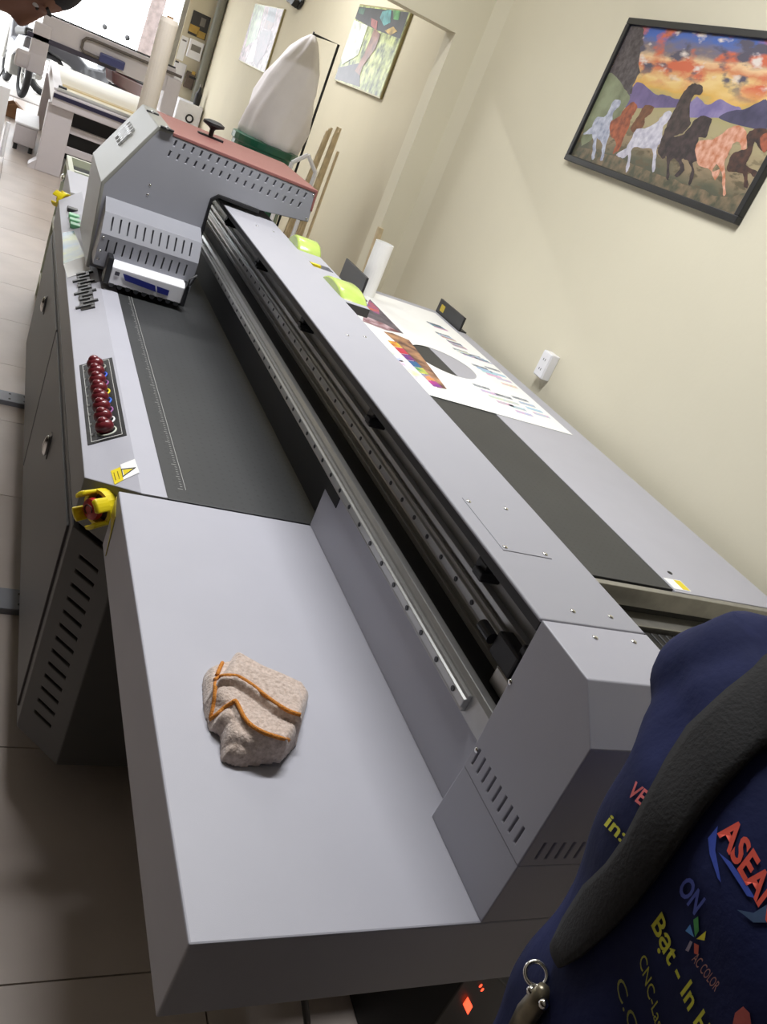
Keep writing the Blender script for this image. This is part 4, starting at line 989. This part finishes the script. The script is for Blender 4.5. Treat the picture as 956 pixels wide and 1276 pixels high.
# ---- steel cabinet with open frame behind the printer
oc = thing('open_cabinet', 'pale green open metal cabinet frame with grey panels behind the printer', 'cabinet', (0.47, 4.82, 0))
PGR = mat('pale_green_paint', rgb(196, 200, 178), 0.45, noise=0.04, scale=8)
GP = mat('grey_panel', rgb(120, 122, 124), 0.5, noise=0.08, scale=6)
for x in (0.325, 0.595):
    for yy in (4.46, 5.14): M().box(x, x + 0.025, yy, yy + 0.025, 0.0, 0.80).build('post', PGR, oc, bevel=0.002)
for z in (0.10, 0.44, 0.765):
    M().box(0.325, 0.62, 4.46, 4.485, z, z + 0.04).build('rail', PGR, oc, bevel=0.002); M().box(0.325, 0.62, 5.14, 5.165, z, z + 0.04).build('rail', PGR, oc, bevel=0.002)
    for x in (0.325, 0.595): M().box(x, x + 0.025, 4.485, 5.14, z, z + 0.04).build('rail', PGR, oc, bevel=0.002)
M().box(0.35, 0.595, 5.12, 5.14, 0.14, 0.765).build('back_panel', GP, oc)
M().box(0.35, 0.595, 4.80, 4.83, 0.60, 0.80).build('divider', PGR, oc, bevel=0.002)
M().box(0.35, 0.595, 4.49, 5.12, 0.60, 0.615).build('shelf', GP, oc)
M().box(0.60, 0.618, 4.49, 5.14, 0.14, 0.765).build('side_panel', GP, oc)
M().ell((0.318, 4.95, 0.72), (0.012, 0.03, 0.02), 10, 8).build('handle', CHROME, oc, smooth=True)

# ---- things on and by the front wall
WY = YF - 0.001
def flat(name, label, cat, x0, x1, z0, z1, d, mt, parts=()):
    t = thing(name, label, cat, ((x0 + x1) / 2, WY, z0))
    b = M().box(x0, x1, WY - d, WY, z0, z1).build('body', mt, t, bevel=min(0.006, d * 0.2))
    for (nm, a0, a1, c0, c1, m2) in parts: M().box(x0 + (x1 - x0) * a0, x0 + (x1 - x0) * a1, WY - d - 0.004, WY - d + 0.001, z0 + (z1 - z0) * c0, z0 + (z1 - z0) * c1).build(nm, m2, t)
DK = mat('dark_print', rgb(52, 50, 50), 0.5, noise=0.2, scale=14)
OCH = mat('ochre_print', rgb(190, 156, 74), 0.5, noise=0.2, scale=14)
GREYP = mat('mid_grey_print', rgb(126, 122, 116), 0.6, noise=0.1, scale=20)
flat('flower_poster', 'dark poster with yellow flowers on the front wall', 'poster', 1.93, 2.17, 1.57, 1.86, 0.012, DK, (('yellow_print', 0.0, 0.55, 0.1, 0.42, OCH), ('yellow_print', 0.5, 0.95, 0.02, 0.30, OCH), ('white_print', 0.5, 0.78, 0.5, 0.85, GREYP)))
flat('meter_box', 'white electric meter box below the flower poster', 'meter', 1.98, 2.165, 1.30, 1.53, 0.09, WHITEP, (('meter_window', 0.15, 0.85, 0.42, 0.75, GREYP),))
flat('notice_sheet', 'plain white notice sheet beside the meter box', 'sheet', 1.87, 1.965, 1.22, 1.52, 0.004, PAPER, (('print_line', 0.2, 0.8, 0.8, 0.86, GREYP),))
flat('white_board', 'white square board below the notice sheet', 'board', 1.87, 2.03, 0.95, 1.20, 0.02, WHITEP, (('black_clip', 0.0, 0.3, 0.92, 1.0, BLACK),))
flat('tool_rack', 'small brown tool rack beside the white square board', 'rack', 2.05, 2.165, 0.93, 1.14, 0.08, mat('brown_rack', rgb(104, 90, 80), 0.7, noise=0.3, scale=20), (('tool', 0.3, 1.1, 0.65, 0.78, BLACK), ('yellow_box', 0.5, 0.9, 0.9, 1.1, OCH)))
ap_ = thing('compressor_cabinet', 'grey-white steel cabinet with round gauge under the wall boxes', 'cabinet', (2.1, 12.7, 0))
M().box(1.95, 2.28, 12.45, 12.85, 0.0, 0.80).build('body', WHITEP, ap_, bevel=0.01)
M().tube([(2.14 + 0.045 * math.cos(PI * k / 10), 12.443, 0.62 + 0.045 * math.sin(PI * k / 10)) for k in range(20)], 0.012, 6, closed=True).build('gauge_ring', BLACK, ap_, smooth=True)
M().cyl((2.14, 12.452, 0.62), (2.14, 12.444, 0.62), 0.04, n=18).build('gauge_face', WHITEP, ap_)
M().box(1.99, 2.24, 12.44, 12.452, 0.1, 0.45).build('door_panel', WHITEP, ap_, bevel=0.003)
kt = thing('black_bottle', 'black bottle standing on the gauge cabinet', 'bottle', (2.2, 12.6, 0.80))
M().lathe((2.2, 12.6, 0.80), [(0.04, 0), (0.045, 0.02), (0.045, 0.14), (0.018, 0.19), (0.018, 0.23)], 16).build('body', BLACK, kt)
M().lathe((2.2, 12.6, 1.03), [(0.02, 0), (0.02, 0.03), (0.012, 0.035)], 12).build('cap', GREYP, kt)
pp = thing('drain_pipe', 'grey vertical drain pipe in the far wall corner', 'pipe', (2.238, 12.98, 0))
M().cyl((2.238, 12.98, 0.0), (2.238, 12.98, CH), 0.06, n=18).build('pipe', mat('grey_pvc', rgb(128, 128, 118), 0.5, noise=0.1, scale=6), pp, smooth=False)
for z in (0.6, 2.0): M().lathe((2.238, 12.98, z), [(0.062, 0), (0.062, 0.06)], 18).build('coupling', MATS['grey_pvc'], pp)

# ---- motorbikes parked outside
def motorbike(loc, rz, c, label):
    t = thing('motorbike', label, 'motorbike', loc, 'motorbikes parked outside')
    t.rotation_euler = (0, 0, rz)
    bmt = mat('bike_paint_%d' % c[0], rgb(*c), 0.3, noise=0.05, scale=10, coat=0.4)
    def put(o): o.parent = t; o.matrix_parent_inverse = Matrix.Identity(4); return o
    TY = mat('tyre', rgb(30, 30, 32), 0.8, noise=0.1, scale=30)
    for x in (-0.62, 0.62):
        w = put(M().tube([(x + 0.26 * math.cos(PI * k / 12), 0, 0.30 + 0.26 * math.sin(PI * k / 12)) for k in range(24)], 0.045, 8, closed=True).build('wheel', TY, None, smooth=True))
        M().tube([(x + 0.20 * math.cos(PI * k / 12), 0, 0.30 + 0.20 * math.sin(PI * k / 12)) for k in range(24)], 0.015, 6, closed=True).build('rim', STEEL, w, smooth=True)
        sp_ = M()
        for k in range(8): sp_.cyl((x, 0, 0.30), (x + 0.2 * math.cos(PI * k / 4), 0, 0.30 + 0.2 * math.sin(PI * k / 4)), 0.006, n=5)
        sp_.build('spokes', STEEL, w)
    put(M().prism([(-0.75, 0.62), (-0.35, 0.52), (0.1, 0.34), (0.34, 0.42), (0.42, 0.80), (0.50, 0.96), (0.36, 0.98), (0.20, 0.62), (-0.05, 0.60), (-0.30, 0.74), (-0.80, 0.78)], 'y', -0.11, 0.11).build('body', bmt, None, bevel=0.03, seg=3))
    put(M().prism([(-0.72, 0.78), (-0.10, 0.70), (0.02, 0.76), (-0.12, 0.82), (-0.70, 0.88)], 'y', -0.12, 0.12).build('seat', BLACK, None, bevel=0.03, seg=3))
    put(M().cyl((0.62, 0.09, 0.30), (0.42, 0.09, 0.92), 0.022).cyl((0.62, -0.09, 0.30), (0.42, -0.09, 0.92), 0.022).build('fork', STEEL, None))
    put(M().tube([(0.30, -0.34, 1.02), (0.40, -0.18, 1.04), (0.42, 0, 1.0), (0.40, 0.18, 1.04), (0.30, 0.34, 1.02)], 0.014, 8).build('handlebar', BLACKM, None))
    put(M().ell((0.50, 0, 0.93), (0.07, 0.09, 0.09), 14, 10).build('headlight', CHROME, None, smooth=True))
    put(M().prism([(-0.25, 0.20), (0.15, 0.20), (0.22, 0.42), (-0.20, 0.46)], 'y', -0.13, 0.13).build('engine', DARKST, None, bevel=0.02))
    put(M().cyl((-0.70, -0.16, 0.34), (0.05, -0.16, 0.24), 0.045, 0.03).build('exhaust', STEEL, None, smooth=False))
    put(M().tube([(0.62 + 0.33 * math.cos(a), 0, 0.30 + 0.33 * math.sin(a)) for a in [0.3 + 0.25 * k for k in range(8)]], 0.05, 8).build('front_fender', bmt, None))
    for s in (-1, 1): put(M().tube([(0.36, s * 0.24, 1.04), (0.34, s * 0.27, 1.16)], 0.006, 6).ell((0.34, s * 0.29, 1.19), (0.02, 0.06, 0.04), 10, 8).build('mirror', BLACK, None))
    put(M().cyl((-0.05, 0.16, 0.22), (-0.12, 0.24, 0.0), 0.012).build('kickstand', BLACKM, None))
GZ = -0.03
motorbike((0.02, 14.2, GZ), 1.75, (92, 92, 98), 'grey motorbike parked outside left of the router gantry')
motorbike((0.95, 15.0, GZ), 0.55, (36, 36, 40), 'black motorbike parked outside seen under the router beam')
motorbike((1.85, 14.0, GZ), 0.45, (60, 18, 20), 'dark red motorbike parked outside by the front wall')
po = thing('roadside_tree', 'bare grey tree trunk standing outside the shopfront', 'tree', (2.15, 19.0, GZ))
M().tube([(2.15, 19, GZ), (2.13, 19, 1.0), (2.17, 19.05, 2.2), (2.20, 19.1, 3.6), (2.14, 19.1, 5.0)], [0.17, 0.14, 0.13, 0.12, 0.09], 12).build('trunk', mat('bark', rgb(120, 108, 104), 0.9, noise=0.3, scale=12, bump=0.5, bscale=20), po, smooth=True)
M().tube([(2.18, 19.1, 3.0), (1.9, 19.0, 3.9), (1.6, 19.1, 4.8)], [0.07, 0.05, 0.03], 8).build('branch', MATS['bark'], po, smooth=True)

# ---- control box and cable below the tray
cb = thing('control_box', 'black floor-standing control box with red lit switch and digits under the printer', 'control box', (1.08, 0.85, 0))
M().prism([(0.972, 0.0), (1.25, 0.0), (1.20, 0.26), (1.054, 0.385), (1.03, 0.42), (0.972, 0.42)], 'y', 0.70, 0.98).build('housing', BLACK, cb, bevel=0.004)
REDLIT = mat('red_lit', rgb(255, 60, 40), 0.4, emit=(1, 0.08, 0.03, 1), estr=2.5)
M().poly([on_y(p, 0.698) for p in ((577, 1251), (583, 1242), (588, 1252), (582, 1262))], (0, -0.004, 0)).build('power_switch', REDLIT, cb)
for i, p in enumerate(((600, 1228), (602, 1233))):
    q = on_y(p, 0.699)
    text_obj('digit', '88'[i], 0.012, REDLIT, (q.x - 0.004, 0.699, q.z - 0.005), (1, 0, 0), (0, 0, 1), cb, depth=0.0006)
wp_ = thing('white_carton', 'plain white carton on the floor behind the black control box', 'carton', (1.36, 1.12, 0))
M().box(1.20, 1.52, 1.0, 1.28, 0.0, 0.34).build('carton', WHITEP, wp_, bevel=0.004)
M().box(1.34, 1.38, 0.999, 1.281, 0.20, 0.3415).build('tape', mat('clear_tape', rgb(226, 220, 200), 0.3), wp_)
tag(M().tube([(0.62, 0.70, 0.757), (0.63, 0.70, 0.55), (0.655, 0.70, 0.40), (0.70, 0.70, 0.30), (0.78, 0.74, 0.15), (0.85, 0.80, 0.02), (0.96, 0.84, 0.012)], 0.006, 8).build('power_cable', BLACK, None, smooth=True), 'thin black cable hanging from under the tray to the floor', 'cable')

# ================================================================== PEOPLE
def loft(m, rings, n=28, ex=2.4):
    vs = []; fs = []
    for (c, ax, ay, r1, r2) in rings:
        for j in range(n):
            a = 2 * PI * j / n; ca, sa = math.cos(a), math.sin(a)
            f = lambda v: math.copysign(abs(v) ** (2 / ex), v)
            vs.append(Vector(c) + Vector(ax) * r1 * f(ca) + Vector(ay) * r2 * f(sa))
    for i in range(len(rings) - 1):
        for j in range(n): fs.append((i * n + j, i * n + (j + 1) % n, (i + 1) * n + (j + 1) % n, (i + 1) * n + j))
    fs.append(list(range(n))[::-1]); fs.append(list(range((len(rings) - 1) * n, len(rings) * n)))
    m._add(vs, fs)
def caps(m, pts, rs, n=16):
    """tapered limb with round ends"""
    pts = [Vector(p) for p in pts]
    m.tube(pts, rs, n)
    for p, r in zip(pts, rs): m.ell(p, (r, r, r), n, 10)
def hand(m, w, d, up, side, curl=0.5):
    """wrist w, pointing d, back of hand up; thumb on side"""
    d = Vector(d).normalized(); up = Vector(up); up = (up - d * up.dot(d)).normalized(); s = d.cross(up).normalized()
    rm = Matrix((d, s, up)).transposed()
    m.ell(Vector(w) + d * 0.045, (0.055, 0.042, 0.017), 14, 10, rm)
    for k, L in enumerate((0.068, 0.078, 0.074, 0.058)):
        o = Vector(w) + d * 0.085 + s * (0.03 - 0.02 * k) * side
        p1 = o + (d * math.cos(curl * .4) - up * math.sin(curl * .4)) * L * .45
        p2 = p1 + (d * math.cos(curl) - up * math.sin(curl)) * L * .32
        p3 = p2 + (d * math.cos(curl * 1.6) - up * math.sin(curl * 1.6)) * L * .23
        caps(m, [o - d * 0.02, o, p1, p2, p3], [.0095, .0095, .009, .0085, .007], 10)
    t0 = Vector(w) + d * 0.03 + s * 0.035 * side
    t1 = t0 + (d * 0.7 + s * side * 0.6 - up * 0.2) * 0.035; t2 = t1 + (d * 0.95 + s * side * 0.2 - up * 0.3) * 0.032
    caps(m, [t0 - d * 0.01 - s * side * 0.02, t0, t1, t2], [.012, .012, .0105, .009], 10)
def head(m, c, fw, up, s=1.0):
    """skull, jaw, nose, ears, lips"""
    fw = Vector(fw).normalized(); up = Vector(up); up = (up - fw * up.dot(fw)).normalized(); sd_ = up.cross(fw).normalized(); c = Vector(c)
    rm = Matrix((fw, sd_, up)).transposed()
    P_ = lambda a, b, d: c + (fw * a + sd_ * b + up * d) * s
    m.ell(P_(-0.012, 0, 0.030), (0.098 * s, 0.076 * s, 0.092 * s), 22, 14, rm)
    m.ell(P_(0.022, 0, -0.040), (0.066 * s, 0.058 * s, 0.076 * s), 20, 12, rm)
    m.ell(P_(0.062, 0, -0.092), (0.024 * s, 0.028 * s, 0.020 * s), 14, 10, rm)
    m.tube([P_(0.085, 0, 0.018), P_(0.100, 0, -0.012), P_(0.108, 0, -0.028), P_(0.088, 0, -0.040)], [0.010 * s, 0.013 * s, 0.016 * s, 0.013 * s], 10)
    m.ell(P_(0.082, 0, -0.060), (0.012 * s, 0.026 * s, 0.007 * s), 12, 8, rm); m.ell(P_(0.080, 0, -0.073), (0.012 * s, 0.022 * s, 0.007 * s), 12, 8, rm)
    for k in (-1, 1):
        m.ell(P_(-0.008, 0.076 * k, -0.010), (0.018 * s, 0.009 * s, 0.030 * s), 12, 8, rm)
        m.tube([P_(0.078, 0.012 * k, 0.026), P_(0.080, 0.034 * k, 0.031), P_(0.066, 0.054 * k, 0.026)], 0.009 * s, 8)
    return P_, rm
def remeshed(m, name, voxel, smooth_it=6):
    o = bpy.data.objects.new('tmp', m.mesh('tmp', SKIN)); col.objects.link(o)
    r = o.modifiers.new('r', 'REMESH'); r.mode = 'VOXEL'; r.voxel_size = voxel; r.use_smooth_shade = True
    sm = o.modifiers.new('s', 'SMOOTH'); sm.factor = 0.5; sm.iterations = smooth_it
    bpy.context.view_layer.update()
    dg = bpy.context.evaluated_depsgraph_get(); me = bpy.data.meshes.new_from_object(o.evaluated_get(dg))
    bpy.data.objects.remove(o); me.name = name
    return me
def face_features(P_, s, parent, rm):
    EYE = mat('eye_white', rgb(230, 226, 220), 0.2, noise=0.03, scale=40); IR = mat('iris', rgb(40, 26, 20), 0.2); LIP = mat('lips', rgb(142, 84, 76), 0.5, noise=0.1, scale=60)
    for k in (-1, 1):
        e = M().ell(P_(0.064, 0.032 * k, 0.010), (0.012 * s, 0.012 * s, 0.010 * s), 12, 8).build('eye', EYE, parent, smooth=True)
        M().ell(P_(0.0745, 0.032 * k, 0.010), (0.004 * s, 0.005 * s, 0.005 * s), 10, 6).build('iris', IR, e, smooth=True)
        M().tube([P_(0.084, 0.014 * k, 0.032), P_(0.086, 0.032 * k, 0.037), P_(0.072, 0.052 * k, 0.031)], 0.004 * s, 6).build('eyebrow', HAIR, parent)

# ---- person in the navy shirt, back towards the camera side
NAVY = mat('navy_shirt', rgb(28, 36, 80), 0.85, color2=rgb(20, 27, 62), noise=0.1, scale=8, bump=0.25, bscale=140, spec=0.25)
TROU = mat('dark_trousers', rgb(32, 32, 38), 0.85, noise=0.1, scale=30, bump=0.2, bscale=200)
SHOE = mat('black_shoe', rgb(24, 24, 26), 0.5, noise=0.1, scale=30)
PX, PYc = 0.60, 0.165
A = thing('person', 'person in navy printed shirt with black shoulder strap standing at the printer end', 'person', (PX, PYc, 0))
m = M()
X_, Y_ = (1, 0, 0), (0, 1, 0)
loft(m, [((PX + .01, PYc, .84), X_, Y_, .115, .165), ((PX + .01, PYc, .92), X_, Y_, .128, .187), ((PX, PYc, 1.02), X_, Y_, .125, .200), ((PX, PYc, 1.12), X_, Y_, .126, .209),
         ((PX - .005, PYc, 1.22), X_, Y_, .129, .219), ((PX - .005, PYc, 1.30), X_, Y_, .127, .236), ((PX, PYc, 1.36), X_, Y_, .112, .236), ((PX + .005, PYc, 1.41), X_, Y_, .090, .185), ((PX + .015, PYc, 1.45), X_, Y_, .070, .10), ((PX + .025, PYc, 1.50), X_, Y_, .058, .058), ((PX + .03, PYc, 1.56), X_, Y_, .055, .055)])
arms = {}
for k in (-1, 1):
    sh = (PX + .005, PYc + k * .205, 1.345); el = (PX + .13, PYc + k * .225, 1.10); wr = (PX + .36, PYc + k * .13, 1.12)
    caps(m, [sh, ((sh[0] + el[0]) / 2, (sh[1] + el[1]) / 2, (sh[2] + el[2]) / 2), el], [.068, .058, .050])
    caps(m, [el, ((el[0] + wr[0]) / 2, (el[1] + wr[1]) / 2, (el[2] + wr[2]) / 2), wr], [.050, .044, .032])
    hand(m, wr, (0.95, -k * 0.25, -0.05), (0, 0, 1), -k * 1.0, 0.7)
    hp_, kn, an = (PX + .01, PYc + k * .09, .86), (PX + .03, PYc + k * .10, .48), (PX, PYc + k * .105, .10)
    caps(m, [hp_, ((hp_[0] + kn[0]) / 2, (hp_[1] + kn[1]) / 2, .67), kn], [.092, .082, .062]); caps(m, [kn, (PX, PYc + k * .10, .33), an], [.062, .060, .042])
    rmf = Matrix.Identity(3); m.ell((PX + .055, PYc + k * .11, .042), (.135, .05, .042), 18, 10); m.box(PX - .07, PX + .17, PYc + k * .11 - .042, PYc + k * .11 + .042, 0.004, 0.03)
PH, rmh = head(m, (PX + .05, PYc, 1.645), (1, 0, -0.15), (0.1, 0, 1))
me = remeshed(m, 'body', 0.0075)
me.materials.clear()
for q in (NAVY, SKIN, TROU, SHOE): me.materials.append(q)
# soft folds in the shirt, colour by region
for v in me.vertices:
    z = v.co.z
    if 0.86 < z < 1.40 and v.co.x < PX + .1:
        f = 0.0035 * math.sin(34 * z + 13 * v.co.y + 2.0 * math.sin(17 * v.co.y)) + 0.003 * math.sin(-30 * v.co.y + 19 * z)
        f += 0.004 * math.sin(60 * (z - 0.6 * v.co.y)) * max(0.0, min(1.0, (z - 1.26) / 0.08))
        v.co += v.normal * f
for p in me.polygons:
    c = p.center; p.use_smooth = True
    if c.z < 0.075: p.material_index = 3
    elif c.z < 0.86: p.material_index = 2
    elif c.z > 1.475 or c.x > PX + .335: p.material_index = 1
    else: p.material_index = 0
body = place('body', me, A)
hr = M(); hr.ell(PH(-0.020, 0, 0.046), (0.102, 0.083, 0.088), 22, 14, rmh, z0=-0.35)
hr.build('hair', HAIR, A, smooth=True); face_features(PH, 1.0, A, rmh)
bm = bmesh.new(); bm.from_mesh(me); bvh = BVHTree.FromBMesh(bm); bm.free()
def hit(p, lift=0.002):
    d = ray(p).normalized(); h = bvh.ray_cast(CAM, d)
    if h[0] is None: return None
    return h[0] + h[1] * lift, h[1]
def shirt_print(mname, pts, color, name='shirt_print', lift=0.0012):
    """flat printed shape on the shirt, dense enough to follow it"""
    bm = bmesh.new(); vs = [bm.verts.new((p[0], p[1], 0)) for p in pts]; bm.faces.new(vs)
    bmesh.ops.triangulate(bm, faces=bm.faces)
    bmesh.ops.subdivide_edges(bm, edges=bm.edges, cuts=2, use_grid_fill=True)
    okk = True
    for v in bm.verts:
        h = hit((v.co.x, v.co.y), lift)
        if h is None: okk = False; break
        v.co = h[0]
    if okk:
        me_ = bpy.data.meshes.new(name); bm.to_mesh(me_); me_.materials.append(mat('shirt_' + mname, rgb(*color), 0.75, noise=0.1, scale=200)); place(name, me_, A)
    bm.free()
def shirt_text(body_, p0, p1, height, color, mname, bold=0.0, shear=0.0, squeeze=1.0):
    """text whose baseline runs from p0 to p1 (where it lies on the shirt), letter height in photograph pixels"""
    me_ = text_mesh(body_, 1.0, 0.0, bold, 'LEFT', shear)
    xs_ = [v.co.x for v in me_.vertices]; w = max(xs_)
    p0 = Vector(p0); p1 = Vector(p1); ux = (p1 - p0) / w; uy = Vector((ux.y, -ux.x)).normalized()
    upd = Vector((0.60, -0.80)); uy = upd * height / 0.72
    bm = bmesh.new(); bm.from_mesh(me_); bmesh.ops.triangulate(bm, faces=bm.faces)
    bad = []
    for v in bm.verts:
        p = p0 + ux * v.co.x + uy * v.co.y; h = hit((p.x, p.y), 0.0014)
        if h is None: bad.append(v); continue
        v.co = h[0]
    if bad: bmesh.ops.delete(bm, geom=bad, context='VERTS')
    bm.to_mesh(me_); bm.free()
    me_.materials.clear(); me_.materials.append(mat('shirt_' + mname, rgb(*color), 0.75, noise=0.1, scale=200))
    place('shirt_lettering', me_, A)
YL = (206, 204, 60)
shirt_text('ASEAN', (897, 1040), (958, 1150), 32, (226, 84, 66), 'red', bold=0.03)
shirt_text('in:', (754, 1027), (776, 1050), 17, YL, 'yellow', bold=0.02)
shirt_text('Bạt - In H', (813, 1151), (876, 1296), 22, YL, 'yellow', bold=0.02)
shirt_text('CNC-Laser', (798, 1196), (826, 1306), 14, (170, 168, 60), 'yellow_dim')
shirt_text('C.C', (768, 1225), (788, 1290), 16, (130, 130, 60), 'yellow_faint')
shirt_text('ON', (846, 1108), (868, 1140), 24, (70, 84, 170), 'blue', bold=0.03)
shirt_text('AC COLOR', (864, 1196), (893, 1236), 13, (170, 120, 110), 'dusty')
shirt_text('VE', (783, 990), (800, 1004), 20, (220, 110, 110), 'pink', bold=0.02)
shirt_print('blue_swoosh', [(884, 1045), (896, 1030), (893, 1060), (900, 1100), (896, 1095), (886, 1065)], (58, 84, 190))
shirt_print('blue_swoosh', [(897, 1063), (912, 1075), (930, 1100), (942, 1120), (932, 1117), (915, 1090)], (70, 100, 200))
shirt_print('steel_blue', [(920, 1134), (940, 1138), (956, 1128), (956, 1150), (940, 1150)], (60, 84, 120))
for c, pts in (((90, 150, 220), [(856, 1160), (862, 1152), (867, 1168)]), ((70, 150, 80), [(866, 1146), (872, 1142), (873, 1160), (868, 1168)]), ((230, 220, 60), [(870, 1170), (882, 1160), (880, 1172)]), ((150, 140, 160), [(856, 1184), (862, 1172), (865, 1174), (860, 1186)]), ((200, 90, 70), [(867, 1175), (873, 1178), (872, 1190), (867, 1188)])):
    shirt_print('petal_%d' % c[0], pts, c)
shirt_print('red_emblem', [(915, 1276), (918, 1262), (928, 1254), (936, 1262), (938, 1276)], (196, 96, 90))
# strap over the shoulder, ring and clasp
STRAP = mat('black_webbing', rgb(22, 22, 24), 0.85, noise=0.2, scale=120, bump=0.4, bscale=300)
up_e = [(1000, 800), (956, 828), (910, 866), (866, 910), (836, 955), (812, 1000), (790, 1044), (766, 1078), (738, 1106), (712, 1148), (688, 1198)]
lo_e = [(1010, 900), (972, 925), (938, 950), (908, 982), (880, 1018), (854, 1054), (826, 1092), (796, 1130), (764, 1164), (730, 1194), (694, 1214)]
vs = []; fs = []; K = 7; rows = 0
for (a, b), (c, d) in zip(zip(up_e[:-1], up_e[1:]), zip(lo_e[:-1], lo_e[1:])):
    for s in range(3):
        f = s / 3; p = (a[0] + (b[0] - a[0]) * f, a[1] + (b[1] - a[1]) * f); q = (c[0] + (d[0] - c[0]) * f, c[1] + (d[1] - c[1]) * f)
        row = []
        for k in range(K):
            g = k / (K - 1); h = hit((p[0] + (q[0] - p[0]) * g, p[1] + (q[1] - p[1]) * g), 0.0035 + 0.0025 * math.sin(PI * g))
            row.append(h[0] if h else None)
        if all(r is not None for r in row): vs += row; rows += 1
for i in range(rows - 1):
    for k in range(K - 1): fs.append((i * K + k, i * K + k + 1, (i + 1) * K + k + 1, (i + 1) * K + k))
st = thing('shoulder_strap', 'wide black webbing shoulder strap with metal ring across the navy shirt', 'strap', (PX - .12, PYc + .1, 1.0))
if rows > 2:
    mm = M()._add(vs, fs); so_ = mm.build('webbing', STRAP, st, smooth=True)
    sd2 = so_.modifiers.new('solid', 'SOLIDIFY'); sd2.thickness = 0.004; sd2.offset = 1
h = hit((683, 1218), 0.010)
if h:
    c, n = h; n = (CAM - c).normalized() + Vector((0.2, 0.1, 0.2)); n.normalize(); u = n.orthogonal().normalized(); w = n.cross(u)
    M().tube([c + (u * math.cos(PI * k / 12) + w * math.sin(PI * k / 12)) * 0.0088 for k in range(24)], 0.0019, 8, closed=True).build('ring', CHROME, st, smooth=True)
cl = [hit(p, 0.008) for p in ((690, 1234), (683, 1248), (672, 1262), (660, 1290))]
if all(cl): M().tube([q[0] for q in cl], [0.005, 0.009, 0.010, 0.011], 8).build('clasp', mat('dull_brass', rgb(140, 132, 112), 0.35, metal=0.7, noise=0.2, scale=60), st, smooth=True)
for p in ((683, 1240), (698, 1254)):
    h = hit(p, 0.014)
    if h: M().ell(h[0], (0.004, 0.004, 0.004), 10, 8).build('rivet', CHROME, st, smooth=True)

# ---- person bending over the printer by the shopfront side
B = thing('person', 'person in grey patterned shirt leaning forward with lowered head beside the printer', 'person', (-0.42, 2.4, 0))
GS = mat('grey_patterned_shirt', rgb(150, 152, 160), 0.8, color2=rgb(90, 94, 110), noise=0.2, scale=26)
m = M(); bx_, by_ = -0.45, 2.4
lean = [(-0.45, .86, .115, .165, 0), (-0.45, .95, .12, .17, .05), (-0.43, 1.08, .115, .165, .15), (-0.38, 1.22, .12, .185, .3), (-0.32, 1.33, .115, .20, .45), (-0.27, 1.40, .09, .17, .6), (-0.21, 1.46, .065, .085, .8), (-0.13, 1.55, .055, .055, 1.0), (-0.08, 1.60, .052, .052, 1.1)]
loft(m, [((x, by_, z), (math.cos(t), 0, -math.sin(t)), (0, 1, 0), a, b) for x, z, a, b, t in lean])
for k in (-1, 1):
    sh = (-0.30, by_ + k * .20, 1.34); el = (-0.24, by_ + k * .25, 1.08); wr = (-0.08, by_ + k * .18, .93)
    caps(m, [sh, ((sh[0] + el[0]) / 2, (sh[1] + el[1]) / 2, (sh[2] + el[2]) / 2), el], [.062, .052, .044]); caps(m, [el, ((el[0] + wr[0]) / 2, (el[1] + wr[1]) / 2, (el[2] + wr[2]) / 2), wr], [.044, .038, .029])
    hand(m, wr, (0.8, -k * 0.2, -0.5), (0.4, 0, 1), -k * 1.0, 0.5)
    caps(m, [(bx_, by_ + k * .09, .86), (bx_ - .0, by_ + k * .10, .67), (bx_ + .01, by_ + k * .10, .48)], [.09, .08, .06]); caps(m, [(bx_ + .01, by_ + k * .10, .48), (bx_ - .01, by_ + k * .10, .33), (bx_ - .02, by_ + k * .105, .10)], [.06, .056, .042])
    m.ell((bx_ + .035, by_ + k * .11, .042), (.135, .05, .042), 18, 10); m.box(bx_ - .09, bx_ + .15, by_ + k * .11 - .042, by_ + k * .11 + .042, 0.004, 0.03)
HB = (-0.010, by_, 1.606)
PB, rmb = head(m, HB, (0.30, 0, -1.0), (1.0, 0, 0.30))
me = remeshed(m, 'body', 0.0085)
me.materials.clear()
for q in (GS, SKIN, TROU, SHOE): me.materials.append(q)
for p in me.polygons:
    c = p.center; p.use_smooth = True
    if c.z < 0.075: p.material_index = 3
    elif c.z < 0.90 and c.x < -0.25: p.material_index = 2
    elif (c.x > -0.17 and c.z > 1.3) or (c.x > -0.11 and c.z < 1.2): p.material_index = 1
    else: p.material_index = 0
place('body', me, B)
hr = M(); hr.ell(PB(-0.022, 0, 0.050), (0.100, 0.084, 0.086), 22, 14, rmb, z0=-0.3)
hr.build('hair', HAIR, B, smooth=True); face_features(PB, 1.0, B, rmb)
